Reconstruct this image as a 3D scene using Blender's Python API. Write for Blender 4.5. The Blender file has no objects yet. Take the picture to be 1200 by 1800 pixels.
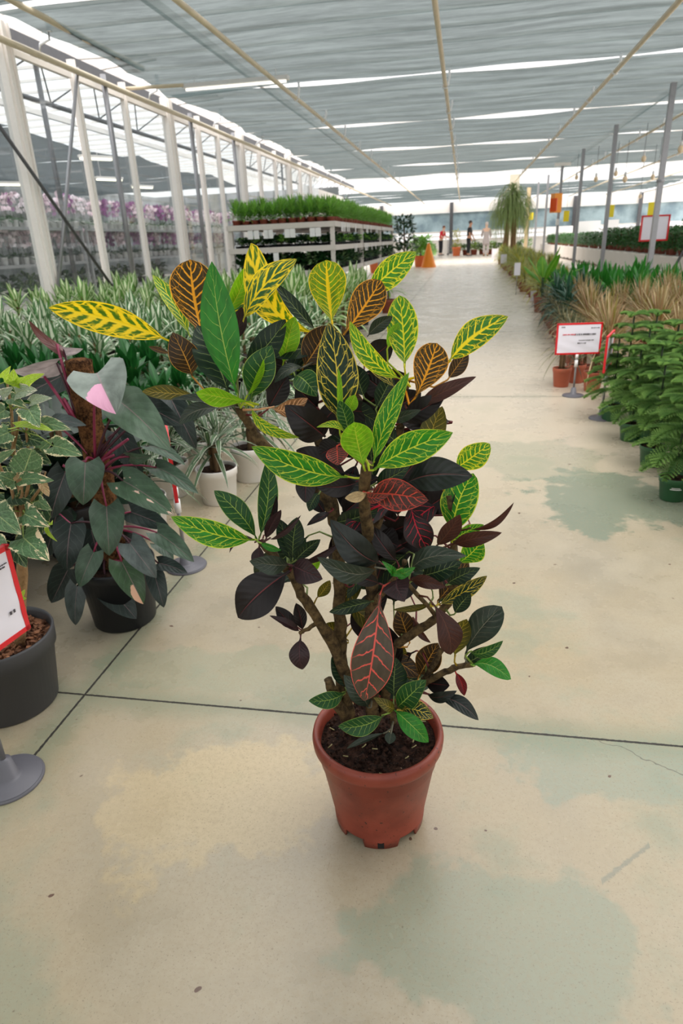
import bpy, bmesh, math, random
from mathutils import Vector, Matrix
random.seed(7)
sc = bpy.context.scene
COL = sc.collection
PI = math.pi

# ------------------------------------------------------------------ camera
# image frame 1200 x 1800; vanishing points measured in the photograph
VV = (118.0, 2720.0); WW = (216.0, -484.0)
FPX = math.sqrt(-(VV[0]*WW[0] + VV[1]*WW[1]))
Dv = Vector((VV[0], VV[1], FPX)).normalized()      # world down, in image axes
Fv = Vector((WW[0], WW[1], FPX)).normalized()      # world forward (+Y)
Rv = Dv.cross(Fv).normalized()                     # world right (+X)
EYE = Vector((0, 0, 1.05))
cam = bpy.data.cameras.new('camera'); camo = bpy.data.objects.new('camera', cam); COL.objects.link(camo)
ix = Vector((Rv[0], Fv[0], -Dv[0])); iy = Vector((Rv[1], Fv[1], -Dv[1])); iz = Vector((Rv[2], Fv[2], -Dv[2]))
M = Matrix.Identity(4)
for r in range(3):
    M[r][0] = ix[r]; M[r][1] = -iy[r]; M[r][2] = -iz[r]; M[r][3] = EYE[r]
camo.matrix_world = M
cam.sensor_fit = 'HORIZONTAL'; cam.sensor_width = 36.0; cam.lens = 36.0*FPX/1200.0
cam.clip_start = 0.02; cam.clip_end = 400
cam.dof.use_dof = True; cam.dof.focus_distance = 1.12; cam.dof.aperture_fstop = 11.0
sc.camera = camo

def ray(px, py):
    r = ix*(px-600) + iy*(py-900) + iz*FPX
    return r
def PY(px, py, Y):
    d = ray(px, py); return EYE + d*(Y/d.y)
def GZ(px, py, z=0.0):
    d = ray(px, py); return EYE + d*((z-EYE.z)/d.z)

# ------------------------------------------------------------------ light
sc.view_settings.view_transform = 'Standard'; sc.view_settings.look = 'None'
sc.view_settings.exposure = 0.3; sc.view_settings.gamma = 1.0
sc.view_settings.use_curve_mapping = False
wd = bpy.data.worlds.new('overcast_sky'); sc.world = wd; wd.use_nodes = True
nt = wd.node_tree; nt.nodes.clear()
wo = nt.nodes.new('ShaderNodeOutputWorld'); bg = nt.nodes.new('ShaderNodeBackground')
tc = nt.nodes.new('ShaderNodeTexCoord'); sx = nt.nodes.new('ShaderNodeSeparateXYZ')
mr = nt.nodes.new('ShaderNodeMapRange'); mr.inputs['From Min'].default_value = -0.05; mr.inputs['From Max'].default_value = 0.75
mr.inputs['To Min'].default_value = 1.0; mr.inputs['To Max'].default_value = 2.7
nt.links.new(tc.outputs['Generated'], sx.inputs[0]); nt.links.new(sx.outputs['Z'], mr.inputs['Value'])
nt.links.new(mr.outputs[0], bg.inputs['Strength']); bg.inputs['Color'].default_value = (1.0, 0.985, 0.97, 1)
nt.links.new(bg.outputs[0], wo.inputs['Surface'])
sun = bpy.data.lights.new('sun', 'SUN'); sun.energy = 0.8; sun.angle = math.radians(25); sun.color = (1.0, 0.96, 0.9)
suno = bpy.data.objects.new('sun', sun); COL.objects.link(suno)
suno.rotation_euler = (math.radians(28), math.radians(12), 0)      # high, a little from behind and the right
sc.cycles.max_bounces = 8; sc.cycles.transparent_max_bounces = 12
sc.cycles.caustics_reflective = False; sc.cycles.caustics_refractive = False
sc.cycles.sample_clamp_indirect = 6.0

# ------------------------------------------------------------------ materials
def lin(c):
    return tuple(((x/255)/12.92 if x/255 <= 0.04045 else ((x/255+0.055)/1.055)**2.4) for x in c) + (1.0,)
class NT:
    def __init__(s, name):
        s.m = bpy.data.materials.new(name); s.m.use_nodes = True; s.t = s.m.node_tree; s.t.nodes.clear()
        s.out = s.t.nodes.new('ShaderNodeOutputMaterial')
    def n(s, typ, **kw):
        x = s.t.nodes.new(typ)
        for k, v in kw.items(): setattr(x, k, v)
        return x
    def l(s, a, b): s.t.links.new(a, b)
    def val(s, sock, v):
        if hasattr(v, 'is_linked') or hasattr(v, 'links'): s.l(v, sock)
        else: sock.default_value = v
    def math(s, op, a, b=None, c=None, clamp=False):
        x = s.n('ShaderNodeMath', operation=op); x.use_clamp = clamp
        s.val(x.inputs[0], a)
        if b is not None: s.val(x.inputs[1], b)
        if c is not None: s.val(x.inputs[2], c)
        return x.outputs[0]
    def mr(s, v, a, b, c=0.0, d=1.0, smooth=True):
        x = s.n('ShaderNodeMapRange'); x.interpolation_type = 'SMOOTHSTEP' if smooth else 'LINEAR'
        s.val(x.inputs['Value'], v); s.val(x.inputs['From Min'], a); s.val(x.inputs['From Max'], b)
        s.val(x.inputs['To Min'], c); s.val(x.inputs['To Max'], d)
        return x.outputs[0]
    def mix(s, f, a, b):
        x = s.n('ShaderNodeMix', data_type='RGBA')
        s.val(x.inputs['Factor'], f); s.val(x.inputs['A'] if False else x.inputs[6], a); s.val(x.inputs[7], b)
        return x.outputs[2]
    def noise(s, vec, scale, detail=2.0, rough=0.5, w=None):
        x = s.n('ShaderNodeTexNoise', noise_dimensions='4D' if w is not None else '3D')
        if vec is not None: s.l(vec, x.inputs['Vector'])
        x.inputs['Scale'].default_value = scale; x.inputs['Detail'].default_value = detail; x.inputs['Roughness'].default_value = rough
        if w is not None: s.val(x.inputs['W'], w)
        return x.outputs['Fac']
    def bsdf(s, color, rough=0.5, spec=0.5, metal=0.0, normal=None):
        x = s.n('ShaderNodeBsdfPrincipled'); s.val(x.inputs['Base Color'], color); s.val(x.inputs['Roughness'], rough)
        x.inputs['Metallic'].default_value = metal; x.inputs['Specular IOR Level'].default_value = spec
        if normal is not None: s.l(normal, x.inputs['Normal'])
        return x.outputs[0]
    def bump(s, h, strength=0.3, dist=0.01):
        x = s.n('ShaderNodeBump'); x.inputs['Strength'].default_value = strength; x.inputs['Distance'].default_value = dist
        s.l(h, x.inputs['Height']); return x.outputs[0]
    def mixs(s, f, a, b):
        x = s.n('ShaderNodeMixShader'); s.val(x.inputs[0], f); s.l(a, x.inputs[1]); s.l(b, x.inputs[2]); return x.outputs[0]
    def done(s, shader): s.l(shader, s.out.inputs['Surface']); return s.m

def plain(name, rgb, rough=0.5, metal=0.0, var=0.12, scale=30.0, spec=0.5, bump=0.0):
    s = NT(name); tc = s.n('ShaderNodeTexCoord')
    f = s.noise(tc.outputs['Object'], scale, 3.0)
    a = tuple(x*(1-var) for x in lin(rgb)[:3])+(1,); b = tuple(min(1, x*(1+var)) for x in lin(rgb)[:3])+(1,)
    nrm = s.bump(f, bump, 0.004) if bump else None
    return s.done(s.bsdf(s.mix(f, a, b), rough, spec, metal, nrm))

def leafmat(name, base, vein, wv=0.05, wm=0.05, N=9, k=2.2, net=0.0, edge=0.0, blot=0.0, rough=0.42, trans=0.28,
            var=0.25, under=None, spec=0.38, islands=0.0):
    """leaf with a midrib, side veins that rise to the margin, a net near the edge and blotches; uv = (along, across)"""
    s = NT(name)
    uv = s.n('ShaderNodeUVMap'); sp = s.n('ShaderNodeSeparateXYZ'); s.l(uv.outputs[0], sp.inputs[0])
    oi = s.n('ShaderNodeObjectInfo'); rw = s.math('MULTIPLY', oi.outputs['Random'], 37.0)
    u = sp.outputs[0]; sv = s.math('MULTIPLY_ADD', sp.outputs[1], 2.0, -1.0); a = s.math('ABSOLUTE', sv)
    cb = s.n('ShaderNodeCombineXYZ'); s.l(s.math('MULTIPLY', u, 2.4), cb.inputs[0]); s.l(sv, cb.inputs[1])
    n1 = s.noise(cb.outputs[0], 2.6, 2.0, 0.5, rw)
    n2 = s.noise(cb.outputs[0], 9.0, 2.0, 0.5, rw)
    c0 = s.mix(s.mr(n1, 0.25, 0.75), tuple(x*(1-var) for x in lin(base)[:3])+(1,), tuple(min(1, x*(1+var)) for x in lin(base)[:3])+(1,))
    mask = s.mr(a, s.math('MULTIPLY', s.math('SUBTRACT', 1.15, u), wm*0.75), s.math('MULTIPLY', s.math('SUBTRACT', 1.25, u), wm*1.5), 1.0, 0.0)
    if wv > 0:
        ph = s.math('ADD', s.math('SUBTRACT', s.math('MULTIPLY', u, float(N)), s.math('MULTIPLY', a, k)), s.math('MULTIPLY', n1, 0.6))
        sgn = s.math('MULTIPLY', s.math('GREATER_THAN', sv, 0.0), 0.42)
        tri = s.math('PINGPONG', s.math('ADD', ph, sgn), 0.5)
        wvv = s.math('MULTIPLY', s.math('MULTIPLY_ADD', a, -0.75, 1.25), s.math('MULTIPLY_ADD', n2, 2.0*wv, 0.35*wv))
        m2 = s.mr(tri, s.math('MULTIPLY', wvv, 0.65), s.math('MULTIPLY', wvv, 1.45), 1.0, 0.0)
        fade = s.mr(a, 0.62, 0.97, 1.0, 0.25 if net > 0 or edge > 0 else 0.0)
        mask = s.math('MAXIMUM', mask, s.math('MULTIPLY', m2, fade))
    if net > 0:
        cv = s.n('ShaderNodeCombineXYZ'); s.l(s.math('SUBTRACT', s.math('MULTIPLY', u, float(N)), s.math('MULTIPLY', a, k)), cv.inputs[0]); s.l(s.math('MULTIPLY', sv, 3.2), cv.inputs[1])
        vo = s.n('ShaderNodeTexVoronoi', feature='DISTANCE_TO_EDGE', voronoi_dimensions='3D'); s.l(cv.outputs[0], vo.inputs['Vector']); vo.inputs['Scale'].default_value = 1.15
        nm = s.mr(vo.outputs['Distance'], net*0.4, net*1.1, 1.0, 0.0)
        mask = s.math('MAXIMUM', mask, s.math('MULTIPLY', nm, s.mr(a, 0.35, 0.8, 0.0, 1.0)))
    if edge > 0:
        mask = s.math('MAXIMUM', mask, s.mr(s.math('MULTIPLY_ADD', n2, 0.05, a), 1.0-edge, 1.0-edge*0.35))
    if blot > 0:
        mask = s.math('MAXIMUM', mask, s.mr(n1, 0.74-blot*0.4, 0.8-blot*0.4))
    col = s.mix(mask, c0, lin(vein))
    if under is not None:
        g = s.n('ShaderNodeNewGeometry'); col = s.mix(g.outputs['Backfacing'], col, s.mix(s.math('MULTIPLY', mask, 0.7), lin(under), lin(vein)))
    rib = s.mr(a, 0.0, 0.12, 0.0, 1.0)
    hgt = s.math('ADD', rib, s.math('MULTIPLY', s.math('PINGPONG', s.math('SUBTRACT', s.math('MULTIPLY', u, float(N)), s.math('MULTIPLY', a, k)), 0.5), 0.5))
    pb = s.bsdf(col, rough, spec, 0.0, s.bump(hgt, 0.35, 0.003))
    tr = s.n('ShaderNodeBsdfTranslucent'); s.l(col, tr.inputs['Color'])
    return s.done(s.mixs(trans, pb, tr.outputs[0]))

# ------------------------------------------------------------------ mesh helpers
class MB:
    def __init__(s): s.v = []; s.f = []; s.uv = []; s.mi = []; s.sm = []
    def add(s, vs, fs, uvs=None, mi=0, smooth=True):
        o = len(s.v); s.v += [tuple(p) for p in vs]
        for f in fs:
            s.f.append(tuple(i+o for i in f)); s.mi.append(mi); s.sm.append(smooth)
            s.uv.append([uvs[i] for i in f] if uvs else [(0, 0)]*len(f))
        return s
    def box(s, c, d, mi=0, rot=None, bev=0.0):
        hx, hy, hz = d[0]/2, d[1]/2, d[2]/2
        vs = [Vector((x, y, z)) for x in (-hx, hx) for y in (-hy, hy) for z in (-hz, hz)]
        if rot is not None: vs = [rot @ p for p in vs]
        vs = [p+Vector(c) for p in vs]
        return s.add(vs, [(0,1,3,2),(4,6,7,5),(0,4,5,1),(2,3,7,6),(0,2,6,4),(1,5,7,3)], None, mi, False)
    def tube(s, pts, rad, n=8, mi=0, cap=True, knob=0.0, seed=0):
        rr = random.Random(seed); pts = [Vector(p) for p in pts]; k = len(pts)
        if not hasattr(rad, '__len__'): rad = [rad]*k
        vs = []; uvs = []; ref = Vector((0.13, 0.27, 0.95))
        for i, p in enumerate(pts):
            t = (pts[min(i+1, k-1)]-pts[max(i-1, 0)]).normalized()
            rf = ref if abs(t.dot(ref)) < 0.9 else Vector((1, 0.1, 0))
            x = t.cross(rf).normalized(); y = t.cross(x)
            for j in range(n):
                an = 2*PI*j/n; r = rad[i]*(1+knob*rr.uniform(-1, 1))
                vs.append(p+(x*math.cos(an)+y*math.sin(an))*r); uvs.append((i/(k-1), j/n))
        fs = [(i*n+j, i*n+(j+1) % n, (i+1)*n+(j+1) % n, (i+1)*n+j) for i in range(k-1) for j in range(n)]
        if cap: fs += [tuple(range(n-1, -1, -1)), tuple((k-1)*n+j for j in range(n))]
        return s.add(vs, fs, uvs, mi)
    def lathe(s, prof, n=32, mi=0, c=(0, 0, 0), zf=None):
        vs = []
        for (r, z) in prof:
            for j in range(n):
                an = 2*PI*j/n; zz = z + (zf(an, z) if zf else 0)
                vs.append((c[0]+r*math.cos(an), c[1]+r*math.sin(an), c[2]+zz))
        k = len(prof)
        return s.add(vs, [(i*n+j, i*n+(j+1) % n, (i+1)*n+(j+1) % n, (i+1)*n+j) for i in range(k-1) for j in range(n)], None, mi)
    def disc(s, r, z, n=32, mi=0, c=(0, 0, 0), rough=0.0, rings=1, seed=1):
        rr = random.Random(seed); vs = [(c[0], c[1], c[2]+z)]; fs = []
        for q in range(1, rings+1):
            for j in range(n):
                an = 2*PI*j/n; vs.append((c[0]+r*q/rings*math.cos(an), c[1]+r*q/rings*math.sin(an), c[2]+z+(rr.uniform(-rough, rough) if q < rings else 0)))
        fs = [(0, 1+j, 1+(j+1) % n) for j in range(n)]
        for q in range(1, rings):
            a = 1+(q-1)*n; b = 1+q*n
            fs += [(a+j, b+j, b+(j+1) % n, a+(j+1) % n) for j in range(n)]
        return s.add(vs, fs, None, mi)
    def ball(s, c, r, n=8, m=6, mi=0, sc=(1, 1, 1)):
        vs = []; 
        for i in range(m+1):
            th = PI*i/m
            for j in range(n):
                an = 2*PI*j/n; vs.append((c[0]+r*sc[0]*math.sin(th)*math.cos(an), c[1]+r*sc[1]*math.sin(th)*math.sin(an), c[2]+r*sc[2]*math.cos(th)))
        return s.add(vs, [(i*n+j, i*n+(j+1) % n, (i+1)*n+(j+1) % n, (i+1)*n+j) for i in range(m) for j in range(n)], None, mi)
    def mesh(s, name, mats):
        me = bpy.data.meshes.new(name); me.from_pydata(s.v, [], s.f)
        ul = me.uv_layers.new(name='UVMap'); d = ul.data; i = 0
        for poly in s.uv:
            for c in poly: d[i].uv = c; i += 1
        for m in (mats if isinstance(mats, (list, tuple)) else [mats]): me.materials.append(m)
        for p, mi, sm in zip(me.polygons, s.mi, s.sm): p.material_index = mi; p.use_smooth = sm
        me.update(); return me
    def build(s, name, mats, parent=None, loc=None):
        o = bpy.data.objects.new(name, s.mesh(name, mats)); COL.objects.link(o)
        if parent is not None: o.parent = parent
        if loc is not None: o.location = loc
        return o

def tag(o, label=None, cat=None, group=None, kind=None):
    if label: o['label'] = label
    if cat: o['category'] = cat
    if group: o['group'] = group
    if kind: o['kind'] = kind
    return o
def thing(name, label, cat, loc=(0, 0, 0), rz=0.0, group=None):
    o = bpy.data.objects.new(name, None); COL.objects.link(o); o.location = loc; o.rotation_euler = (0, 0, rz); o.empty_display_size = 0.1
    return tag(o, label, cat, group)
def dup(root, loc, rz=0.0, scale=1.0, label=None, group=None):
    r = root.copy(); COL.objects.link(r); r.location = loc; r.rotation_euler = (0, 0, rz); r.scale = (scale,)*3
    if label: r['label'] = label
    if group: r['group'] = group
    for ch in list(root.children):
        c = ch.copy(); COL.objects.link(c); c.parent = r
        for g in list(ch.children):
            d = g.copy(); COL.objects.link(d); d.parent = c
    return r
def struct(o): o['kind'] = 'structure'; return o

# ------------------------------------------------------------------ leaf shapes
def prof_croton(u, m=0.52, q=0.72, pet=0.08):
    if u < pet: return 0.07
    t = (u-pet)/(1-pet); p = math.log(0.5)/math.log(m)
    return max(0.07*(1-t), math.sin(PI*min(1, t)**p if False else PI*(t**p))**q)
def prof_heart(u): return max(0.0, min(1.0, 0.66+2.4*u)*(max(0, 1-u**2.5))**0.85)
def prof_strap(u): return max(0.02, (min(1, 0.45+2.0*u))*(1-u**3)**0.9)
def add_leaf(mb, B, T, w, L, prof=prof_croton, bl=0.0, bn=0.0, fold=0.15, wave=0.0, tipdrop=0.0, nu=14, nv=3, heart=0.0, scallop=0.0, mi=0, ph=0.0, curl=0.0):
    """B base, T tip, w full width, L unit vector across the blade"""
    B = Vector(B); T = Vector(T); ax = T-B; ln = ax.length; ax = ax/ln
    L = (L-ax*L.dot(ax)).normalized(); N = L.cross(ax)
    vs = []; uvs = []
    for i in range(nu+1):
        u = i/nu; h = 0.5*w*prof(u)
        if scallop: h *= 1+scallop*math.sin(u*ln*900+ph)
        c = B+ax*(ln*u)+L*(bl*4*u*(1-u))+N*(bn*4*u*(1-u)-tipdrop*u*u*u)
        for j in range(-nv, nv+1):
            q = j/nv
            p = c+L*(q*h*math.cos(fold))+N*(abs(q)*h*math.sin(fold)-curl*q*q*h+wave*q*q*(1 if q > 0 else 0.8)*h*math.sin(u*9+ph+(1.3 if q > 0 else 0)))
            if heart: p = p-ax*(heart*ln*abs(q)**1.4*(1-u)**4)
            vs.append(p); uvs.append((u, q*0.5+0.5))
    k = 2*nv+1
    fs = [(i*k+j, i*k+j+1, (i+1)*k+j+1, (i+1)*k+j) for i in range(nu) for j in range(k-1)]
    mb.add(vs, fs, uvs, mi)
def across(B, T, roll):
    """direction across a blade that faces the viewer's side when roll = 0"""
    B = Vector(B); T = Vector(T); ax = (T-B).normalized(); v = ((B+T)/2-EYE).normalized()
    L = v.cross(ax).normalized() if abs(v.dot(ax)) < 0.99 else Vector((1, 0, 0))
    return Matrix.Rotation(roll, 3, ax) @ L
# ================================================================== setting
def floor_mat():
    s = NT('polished_concrete'); tc = s.n('ShaderNodeTexCoord'); P = tc.outputs['Object']
    sp = s.n('ShaderNodeSeparateXYZ'); s.l(P, sp.inputs[0])
    big = s.noise(P, 0.9, 4, 0.6); mid = s.noise(P, 3.2, 5, 0.65); fine = s.noise(P, 90, 5, 0.75); grit = s.noise(P, 260, 2, 0.6)
    col = s.mix(s.mr(mid, 0.3, 0.7), lin((148, 139, 121)), lin((172, 162, 142)))
    col = s.mix(s.mr(big, 0.35, 0.7), col, lin((172, 155, 124)))
    far = s.mr(s.math('ADD', sp.outputs[1], s.math('MULTIPLY', s.math('SUBTRACT', big, 0.5), 2.5)), 1.2, 6.0)  # two blends paint the far floor's reflected light into its colour
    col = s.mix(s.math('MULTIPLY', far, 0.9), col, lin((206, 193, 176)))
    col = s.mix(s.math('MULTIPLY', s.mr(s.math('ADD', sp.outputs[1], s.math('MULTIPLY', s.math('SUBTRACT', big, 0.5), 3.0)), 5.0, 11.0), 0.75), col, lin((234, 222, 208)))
    # greenish stains with ragged borders
    teal = lin((120, 136, 118))
    st = s.mr(s.math('ADD', s.math('MULTIPLY', big, 0.55), s.math('MULTIPLY', mid, 0.45)), 0.51, 0.60)
    col = s.mix(s.math('MULTIPLY', s.math('MULTIPLY', st, s.math('SUBTRACT', 1.0, s.math('MULTIPLY', far, 0.85))), 0.5), col, teal)
    def patch(cx, cy, rx, ry, amt, colr):
        nonlocal col
        dx = s.math('DIVIDE', s.math('SUBTRACT', sp.outputs[0], cx), rx); dy = s.math('DIVIDE', s.math('SUBTRACT', sp.outputs[1], cy), ry)
        d = s.math('SQRT', s.math('ADD', s.math('MULTIPLY', dx, dx), s.math('MULTIPLY', dy, dy)))
        m = s.mr(s.math('ADD', d, s.math('MULTIPLY', s.math('SUBTRACT', mid, 0.5), 3.4)), 0.86, 1.12, 1.0, 0.0)
        col = s.mix(s.math('MULTIPLY', m, amt), col, colr)
    patch(0.66, 2.72, 0.34, 0.30, 0.75, lin((104, 122, 106)))
    patch(0.40, 3.25, 0.30, 0.35, 0.4, lin((128, 138, 118)))
    patch(0.46, 1.12, 0.30, 0.10, 0.6, lin((132, 144, 128)))
    patch(0.10, 0.72, 0.22, 0.14, 0.55, lin((128, 142, 124)))
    patch(-0.55, 1.35, 0.35, 0.10, 0.4, lin((134, 144, 122)))
    patch(-0.45, 0.95, 0.22, 0.2, 0.35, lin((210, 186, 140)))
    # joints between the slabs, dirt and moss beside them
    jx = s.math('ABSOLUTE', s.math('ADD', sp.outputs[0], 0.928))
    jy = s.math('ABSOLUTE', s.math('SUBTRACT', s.math('PINGPONG', s.math('SUBTRACT', sp.outputs[1], 1.215), 1.712), 0.0))
    wob = s.math('MULTIPLY', s.math('SUBTRACT', fine, 0.5), 0.006)
    j = s.math('MINIMUM', s.math('ADD', jx, wob), s.math('ADD', jy, wob))
    halo = s.mr(s.math('ADD', j, s.math('MULTIPLY', s.math('SUBTRACT', mid, 0.5), 0.16)), 0.0, 0.085, 1.0, 0.0)
    col = s.mix(s.math('MULTIPLY', halo, s.math('MULTIPLY_ADD', far, -0.5, 0.6)), col, lin((118, 130, 108)))
    col = s.mix(s.math('MULTIPLY', s.mr(grit, 0.60, 0.70), 0.55), col, lin((110, 100, 84)))
    col = s.mix(s.math('MULTIPLY', s.mr(fine, 0.4, 0.7), 0.34), col, lin((150, 134, 108)))
    # a hairline crack that leaves the joint, and a few rubber scuffs
    ck = s.math('ABSOLUTE', s.math('ADD', s.math('ADD', sp.outputs[1], s.math('MULTIPLY', sp.outputs[0], 0.48)), s.math('MULTIPLY_ADD', mid, 0.16, -1.45)))
    col = s.mix(s.math('MULTIPLY', s.mr(ck, 0.0008, 0.0022, 0.75, 0.0), s.math('MULTIPLY', s.math('GREATER_THAN', sp.outputs[0], 0.30), s.math('LESS_THAN', sp.outputs[1], 1.21))), col, lin((84, 80, 70)))
    sc1 = s.math('ABSOLUTE', s.math('ADD', s.math('SUBTRACT', sp.outputs[1], s.math('MULTIPLY', sp.outputs[0], 0.9)), s.math('MULTIPLY_ADD', fine, 0.02, -0.62)))
    col = s.mix(s.math('MULTIPLY', s.mr(sc1, 0.002, 0.008, 0.5, 0.0), s.math('MULTIPLY', s.math('GREATER_THAN', sp.outputs[0], 0.27), s.math('LESS_THAN', sp.outputs[0], 0.37))), col, lin((100, 112, 104)))
    spk = s.noise(P, 34, 1, 0.4); col = s.mix(s.mr(spk, 0.775, 0.80), col, lin((92, 68, 54)))
    jm = s.mr(j, 0.0022, 0.0042, 1.0, 0.0)
    col = s.mix(jm, col, lin((44, 40, 34)))
    ro = s.math('ADD', s.mr(mid, 0.3, 0.7, 0.22, 0.38), s.math('MULTIPLY', jm, 0.4))
    h = s.math('SUBTRACT', s.math('MULTIPLY', s.math('ADD', fine, grit), 0.1), jm)
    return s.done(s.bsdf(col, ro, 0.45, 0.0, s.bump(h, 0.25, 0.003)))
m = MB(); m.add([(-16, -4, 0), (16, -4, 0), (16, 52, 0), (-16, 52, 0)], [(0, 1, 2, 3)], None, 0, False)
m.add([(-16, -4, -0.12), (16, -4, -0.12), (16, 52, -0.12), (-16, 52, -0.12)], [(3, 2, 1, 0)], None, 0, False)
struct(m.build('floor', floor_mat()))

white_paint = plain('white_paint', (242, 236, 231), 0.45, 0, 0.05)
white_clean = plain('white_plastic', (228, 226, 226), 0.4, 0, 0.03)
galv = plain('galvanised_steel', (150, 150, 154), 0.42, 0.6, 0.12, 18)
galv_dark = plain('weathered_steel', (92, 92, 96), 0.5, 0.4, 0.15, 14)
cream_pipe = plain('cream_pipe', (212, 198, 172), 0.4, 0.1, 0.12, 9)
hook_white = plain('hook_white', (236, 238, 242), 0.4)

def cloth_mat(name, rgb, tr):
    s = NT(name); tc = s.n('ShaderNodeTexCoord')
    mp = s.n('ShaderNodeMapping'); s.l(tc.outputs['Object'], mp.inputs[0]); mp.inputs['Scale'].default_value = (0.35, 3.0, 1.0)
    n = s.noise(mp.outputs[0], 2.2, 5, 0.65); n2 = s.noise(mp.outputs[0], 14.0, 3, 0.6)
    f = s.mr(s.math('ADD', s.math('MULTIPLY', n, 0.7), s.math('MULTIPLY', n2, 0.3)), 0.35, 0.68)
    c = s.mix(f, lin(tuple(x*0.85 for x in rgb)), lin(tuple(min(255, x*1.1) for x in rgb)))
    d = s.bsdf(c, 0.85, 0.1); t = s.n('ShaderNodeBsdfTranslucent'); s.l(c, t.inputs[0])
    x = s.n('ShaderNodeBsdfTransparent')
    return s.done(s.mixs(s.math('MULTIPLY_ADD', f, tr*0.5, tr*0.65), s.mixs(0.5, d, t.outputs[0]), x.outputs[0]))
cloth = cloth_mat('shade_net', (88, 101, 102), 0.115)
cloth_d = cloth_mat('shade_net_dark', (70, 78, 82), 0.08)

SEAM = [7.25, 11.55, 15.75, 20.05, 24.5, 28.6]
def net_strip(x0, x1, y0, y1, z, mat, label, group, seed, skew=0.0, sag=0.05, edge=0.0):
    rr = random.Random(seed); nx, ny = 40, 16; mb = MB(); vs = []
    a = [rr.uniform(0, 6.28) for _ in range(6)]
    for j in range(ny+1):
        v = j/ny
        for i in range(nx+1):
            u = i/nx; x = x0+(x1-x0)*u
            if u == 0 or i == 0: x += edge*math.sin(v*PI)
            y = y0+(y1-y0)*v + (skew*max(0, x-1.5)**1.2 if v > 0.5 else 0)*(v-0.5)*2
            zz = z - sag*math.sin(PI*v) + 0.018*math.sin(x*1.9+a[0]+v*3)+0.014*math.sin(v*17+a[1]+x*0.4)+0.01*math.sin(v*31+x*0.9+a[2])
            vs.append((x, y, zz))
    k = nx+1
    mb.add(vs, [(j*k+i, j*k+i+1, (j+1)*k+i+1, (j+1)*k+i) for j in range(ny) for i in range(nx)])
    o = mb.build('shade_net', mat); tag(o, label, 'shade net', group, 'thing'); return o
G1 = 'shade nets drawn across the aisle roof'
ords = ['nearest the camera', 'second', 'third', 'fourth', 'fifth']
for i in range(5):
    lab = ['grey shade net, frontmost of the strips under the roof', 'grey shade net behind the first bright roof slit, second strip along the aisle',
           'grey shade net, third strip along the aisle roof', 'grey shade net, fourth strip along the aisle roof', 'dark shade net strip just before the wide bright roof opening'][i]
    net_strip(-4.75, 0.37*SEAM[i+1]+0.6, SEAM[i]+0.03, SEAM[i+1]-(0.10 if i else 0.08), 3.32, cloth, lab, None, 10+i, skew=(-0.10 if i == 0 else 0.0), edge=0.25)
net_strip(-15.0, 15.5, -4.0, 0.9, 3.32, cloth, 'unseen grey shade net added over the near end of the hall to cut its light', None, 22)  # added above and behind the viewpoint to darken the near floor
net_strip(-4.75, 4.0, 5.0, 7.15, 3.32, cloth, 'grey shade net strip added overhead to dim the floor below', None, 23, edge=0.1)  # extra strip that narrows the open roof and dims the floor
net_strip(-15.0, -1.7, 1.0, 3.7, 3.32, cloth, 'unseen grey shade net added to shade the near left plants', None, 24)  # out of view, put in to darken the left foreground
yy = [36.4, 39.6, 42.0, 44.2, 47.6]
for i in range(4):
    net_strip(-9.5, 11.0, yy[i]+0.06, yy[i+1]-0.25, 3.32, cloth, ['grey shade net just beyond the wide bright roof opening', 'second shade net beyond the wide roof opening', 'third shade net beyond the wide roof opening', 'shade net strip nearest the far end wall'][i], None, 30+i, sag=0.03)
for i, (a, b) in enumerate([(2.5, 7.4), (7.5, 12.4), (12.5, 17.4), (17.5, 22.6), (22.7, 27.6)]):
    net_strip(-15.0, -8.2, a, b, 3.25, cloth_d, ['dark shade net above the front of the orchid room', 'dark shade net above the middle of the orchid room', 'dark shade net above the back orchid shelves', 'dark shade net behind the orchid room', 'last dark shade net on the orchid side'][i], None, 50+i, sag=0.12)

# glazed roof above the nets: bars, gutters and trusses
def roof_bars():
    mb = MB()
    for y in [6.6+1.05*i for i in range(40)]:
        mb.box((0, y, 4.75), (31, 0.035, 0.06))
    for x in (-11.5, -7.8, -4.9, 5.6, 12.6):
        mb.box((x, 27, 4.62), (0.09, 42, 0.14))
    return mb
ceil = roof_bars().build('ceiling', white_paint); struct(ceil)
# gutter beam and lattice above the glass wall
mb = MB()
mb.box((-5.75, 20, 3.62), (0.10, 34, 0.16)); mb.tube([(-6.1, 3, 3.1), (-6.1, 37, 3.1)], 0.035)
for i in range(24):
    y = 4+1.4*i
    mb.tube([(-5.75, y, 3.58), (-6.1, y+0.7, 3.12)], 0.012, 5); mb.tube([(-6.1, y+0.7, 3.12), (-5.75, y+1.4, 3.58)], 0.012, 5)
struct(mb.build('trim_1', galv_dark))
mb = MB()
for y in (5.2, 9.5, 13.8, 18.1, 22.4): mb.tube([(-5.75, y, 0.0), (-5.75, y, 3.6)], 0.035, 6)
struct(mb.build('trim_2', galv_dark))
mb = MB()
for i in range(7):
    y0 = 5.4+3.2*i; mb.tube([(-5.0, y0, 3.55+0.35), (-6.6, y0+0.4, 3.9), (-6.75, y0+2.7, 3.9), (-5.0, y0+2.9, 3.9)], 0.02, 5)
struct(mb.build('trim_3', white_paint))

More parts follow.
